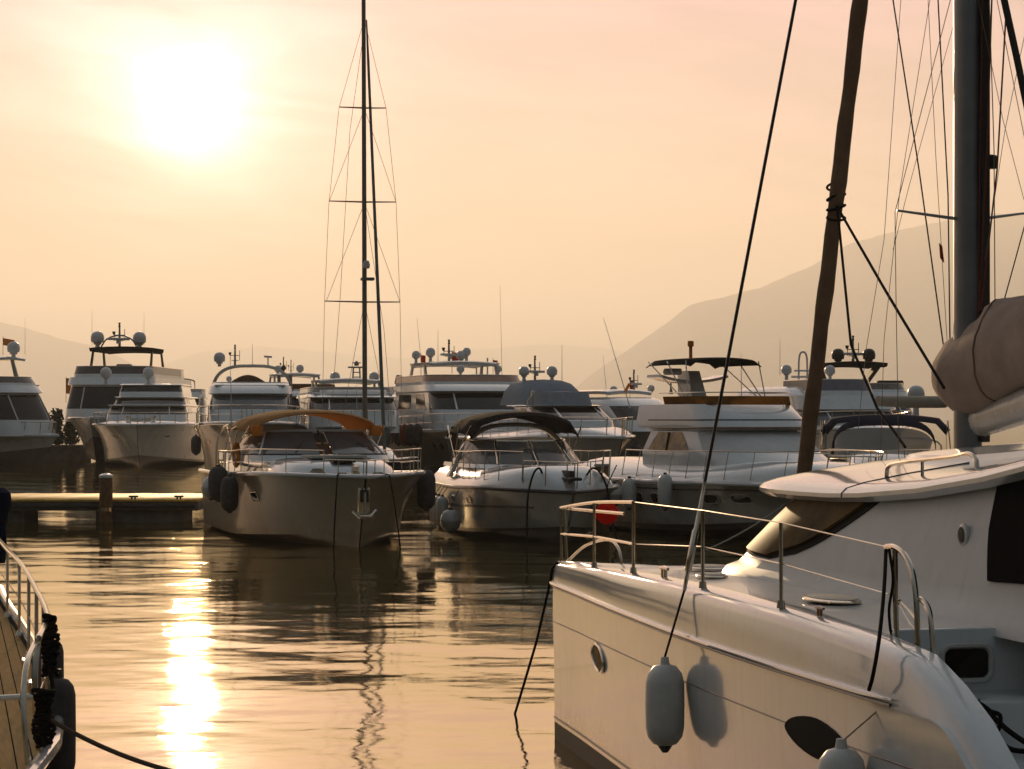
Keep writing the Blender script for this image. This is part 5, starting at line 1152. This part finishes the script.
# ---- M: flybridge yacht behind the sailing mast
M_ = boat('motor_yacht', place(352, 122, 7, 9), 9, 'cream flybridge yacht with two domes and lattice mast, straight behind the tall bare mast', 'motor yacht')
HM = Hull(18, 5.0, 2.75, 2.4, rake=1.6); HM.build(M_, WHITE, toe=.08, deckm=WHITE, crown=.2); fly(M_, 4.0, 2.3, 14, 2.7, 3.6, 4.15, 4.40, 4.75, rake=1.3, fly_x=.3)
hardtop(M_, 8.8, 12.4, 1.75, 5.15, CREAM, zl=4.4); domes(M_, 11, [(335, 377, 5.0), (374, 377, 5.0)], 5.2)
q = lat(M_, 11, 356.5, 362); b = MB()
for dy in (-.2, .2): b.tube([(q.x, q.y+dy, 5.15), (q.x, q.y+dy*.8, q.z-.25)], .04, 6)
for k in range(4): b.tube([(q.x, q.y-.22, 5.35+k*.25), (q.x, q.y+.22, 5.35+k*.25)], .03, 5)
b.tube([(q.x, q.y-.5, q.z-.28), (q.x, q.y+.45, q.z-.28)], .05, 6).lathe([(0, 0), (.12, 0), (.13, .12), (.05, .25), (0, .26)], (q.x, q.y, q.z-.2), 10).build('lattice_mast', ALU, M_)
domes(M_, 10.6, [(347, 380, 1.6)], 5.2)
c3 = Shell([rr(4.38, 5.6, 1.5, 1.9, 9), rr(4.62, 5.9, 1.4, 1.8, 9)]); c3.build('screen_cover', CREAM, M_)
bow_rail(M_, HM, 10, .8, 8, r=.02, x0=.3)
# ---- S: the tall bare mast
S_ = boat('sailing_yacht', place(365, 98, 6.0, 14), 14, 'sailing yacht hidden behind the tan topped cruiser, only its tall bare mast and rigging showing', 'sailing yacht')
HS = Hull(16, 4.4, 1.6, 1.4, rake=1.6, tm=.5, chine=.72); HS.build(S_, NAVY, capm=WHITE, toe=.05)
sS = Shell([rr(1.5, 4, 2.5, 1.3, 11), rr(1.95, 5, 2.2, 1.15, 11), rr(2.05, 5.6, 2, .9, 11)]); sS.build('coachroof', WHITE, S_)
GREY = mat('grey_green_spar', (.16, .15, .12), .5, var=.1, metal=.2)
p0, p1 = lat(S_, 6, 365, 400), lat(S_, 6, 363.5, -30); p0.z = 1.6
MB().tube([p0, p1], [.105, .085], 10).build('mast', GREY, S_)
f0, f1 = lat(S_, .9, 385, 410), lat(S_, 5.8, 366.5, 20); f0.z = 1.6
MB().tube([f0, f0.lerp(f1, .03), f0.lerp(f1, .9), f1], [.03, .075, .055, .03], 8).build('furled_headsail', mat('green_grey_sailcloth', (.14, .16, .14), .85, var=.1), S_)
for yy, a, c in ((108, 339, 386), (202, 329, 396), (302, 324.5, 400)): MB().tube([lat(S_, 6.2, a, yy-1), lat(S_, 6.0, 364.5, yy), lat(S_, 6.2, c, yy)], [.025, .04, .025], 6).build('spreader', GREY, S_)
WIRE = mat('fine_rig_wire', (.30, .24, .17), .5, metal=.3)
for ps in ([(364, 20), (339, 108), (329, 202), (324.5, 302), (322, 430)], [(364.5, 20), (386, 108), (396, 202), (400, 302), (402, 430)], [(364, 110), (329, 202)], [(365, 110), (396, 202)], [(364, 204), (326, 302)], [(365, 204), (400, 302)], [(364, 304), (340, 430)], [(365, 304), (390, 430)], [(364, 30), (350, 130), (340, 300), (330, 430)], [(365, 206), (384, 330), (392, 430)]):
    MB().tube([lat(S_, 6.1, a, c) for a, c in ps], .010, 5).build('shroud', WIRE, S_)
p = lat(S_, 5.8, 366.5, 264.5); MB().lathe([(0, -.18), (.13, -.15), (.15, 0), (.1, .15), (0, .18)], p, 12).build('radar_dome', DOMEW, S_)
p = lat(S_, 5.8, 366.5, 279); MB().box(-.2, .2, -.3, .22, -.06, .06, .02, o=p).build('radar_bracket', GREY, S_)
MB().tube([(6.1, 0, 2.7), (10.8, 0, 2.75)], .12, 8).build('boom', GREY, S_)
# ---- J and I: bow-on yachts on the left
J = boat('motor_yacht', place(146, 162, 6, 3), 3, 'broad white yacht seen bow on, two white domes above its dark window bands', 'motor yacht')
HJ = Hull(24, 7.4, 2.75, 2.5, rake=1.4, tm=.36, p=2.8, chine=.90, flare=1.8, zc=.2); HJ.build(J, CREAM, boot=BOOT, toe=.09, deckm=WHITE, crown=.35, bootq=.05)
fly(J, 5.2, 2.75, 18, 3.0, 3.45, 3.95, 4.12, None, rake=1.0, n=1.6, side=((.54, .66),))
fly(J, 7.2, 2.5, 18, 4.1, 4.18, 4.52, 4.7, None, rake=.9, n=1.5, mull=(), side=((.54, .66),))
fly(J, 8.4, 2.2, 17, 4.9, 5.02, 5.38, 5.55, None, rake=.5, n=1.2, mull=(), side=())
domes(J, 10, [(106, 373, 5.6), (148.5, 373, 5.6)], 5.55); bow_rail(J, HJ, 16, .8, 10, r=.03, x0=.4)
for sd in (1, -1): HJ.port(J, 2.6, .66, sd, .32, .16, 'hawse', BOOT, STEEL)
for y in (.8, -.9): MB().lathe([(0, 0), (.2, 0), (.14, .1), (.2, .32), (0, .34)], (2.0, y, 3.0), 12).build('windlass', STEEL, J)
MB().box(3.2, 4.6, -.9, .9, 3.05, 3.2, .05).build('sun_pad', CUSHION, J)
I_ = boat('motor_yacht', place(119, 176, 10, -2), -2, 'tallest white yacht at the left with dark hardtop and two big domes', 'motor yacht')
HI = Hull(28, 7.0, 3.2, 2.8, rake=2.0, tm=.4); HI.build(I_, CREAM, toe=.09)
fly(I_, 5, 3.2, 22, 3.2, 3.8, 5.5, 6.15, 6.95, rake=1.2, n=1.6, fly_x=.4, fly_w=.9, sm_=BROWNGLASS, side=((.52, .60), (.62, .72), (.74, .86)))
hardtop(I_, 10, 16, 2.35, 8.35, BLACKCANVAS, zl=6.2, th=.28, fw=.22, raked=1.0, legm=RUBBER)
domes(I_, 13.5, [(97.5, 338, 6.6), (139.5, 338.5, 6.6)], 8.4); mastat(I_, 13, 119.5, 323, 8.4, ALU, True, 1.5)
q = lat(I_, 13, 119, 345); MB().tube(spline([(q.x, q.y-1.4, 8.4), (q.x, q.y-.9, 9.1), (q.x, q.y, 9.35), (q.x, q.y+.9, 9.1), (q.x, q.y+1.4, 8.4)], 5), .06, 6).build('mast_hoop', ALU, I_)
whip(I_, 13, 92, 345, 310); whip(I_, 13, 144, 345, 312); flag(I_, 20, 66, 378, 1.2, .9, ORANGE)
seats(I_, [(12, 13, -.4, .6, 6.2, 7.2, CUSHION)]); domes(I_, 15, [(110, 369, 2.4), (124, 366, 1.8)], 6.2)
# ---- P: small bimini boat
Pb = boat('motor_yacht', place(180, 192, 6, 6), 6, 'small yacht with thin dark bimini between the broad bow on yacht and the arch yacht', 'motor yacht')
HP = Hull(16, 4.4, 2.7, 2.3, rake=1.6); HP.build(Pb, CREAM, toe=.07); fly(Pb, 3.5, 2.1, 13, 2.9, 4.0, 4.7, 5.2, 5.5, fly_x=.3, rake=1.2)
bimini(Pb, 7.5, 11, 1.1, 6.25, .16, BLACKCANVAS, zleg=5.1, drop=.06); bow_rail(Pb, HP, 11, .8, 8, r=.025, x0=.3)
# ---- O: yacht cut by the left edge
O_ = boat('motor_yacht', place(58, 163, 0, 50), 50, 'yacht cut by the left edge, dark side windows between white deck bands, one dome', 'motor yacht')
HO = Hull(24, 6.4, 2.0, 1.9, rake=2.0); HO.build(O_, CREAM, toe=.12)
fly(O_, 2.0, 2.3, 20, 2.2, 3.0, 4.85, 5.45, 6.05, rake=1.5, n=2.0, fly_x=.3, fly_b=16, side=((.5, .60), (.615, .70), (.715, .84)))
hardtop(O_, 5.2, 13, 1.7, 7.35, WHITE, zl=5.5); domes(O_, 6.5, [(13.5, 348, 6.2)], 7.4); whip(O_, 6, 25, 354, 318); flag(O_, 8, 3, 338, .5, 1.0, ORANGE); bow_rail(O_, HO, 12, .9, 9, r=.03, x0=.4)
# ---- quay and shrubs on the left
q0 = -60; MB().box(q0, (82-CX)*182/F, 181, 186, -1, .95, .05).box(q0, (82-CX)*182/F, 180.9, 186.1, .953, 1.15, .03).build('quay', CONCRETE); tag(bpy.data.objects['quay'], 'low stone quay behind the yachts at the left', 'quay', kind='structure')
def shrub(px, top, wpx, seed, label):
    rng = random.Random(seed); Y = 183.5; c = Q(px, HZ, Y); h = CH-(top-HZ)*Y/F-1.1; w = wpx*Y/F
    o = empty('shrub', (c.x, Y, 1.1), 0, label, 'shrub')
    b = MB()
    for i in range(900):
        a = rng.uniform(0, 2*PI); rr_ = rng.random()**.45; z = rng.random(); lob = .75+.3*math.sin(a*3+seed)+.2*math.sin(a*5+z*6)
        p = Vector((w/2*rr_*lob*math.cos(a)*(1-.45*z), .9*rr_*lob*math.sin(a)*(1-.4*z), .15+h*z*(.7+.3*lob)*.95)); s_ = rng.uniform(.10, .24)
        u = Vector((rng.gauss(0, 1), rng.gauss(0, 1), rng.gauss(0, 1))).normalized(); v = u.orthogonal().normalized()
        k = len(b.v); b.v += [tuple(p+u*s_), tuple(p+v*s_*.5), tuple(p-u*s_), tuple(p-v*s_*.5)]; b.face((k, k+1, k+2, k+3))
    b.build('foliage', mat('dark_leaves', (.045, .055, .022), .7, var=.4, scale=2), o, 180)
    st = MB()
    for k in range(4): a = k*1.7; st.tube([(0.1*math.cos(a), .1*math.sin(a), -.02), (.35*math.cos(a), .3*math.sin(a), h*.6)], [.05, .02], 5)
    st.build('stem', WOODP, o)
shrub(44, 414, 17, 2, 'dark bushy shrub on the quay beside the left edge yacht'); shrub(57, 410, 18, 5, 'tallest dark shrub in the middle of the three on the quay'); shrub(71, 414, 17, 9, 'dark shrub on the quay next to the tallest white yacht')
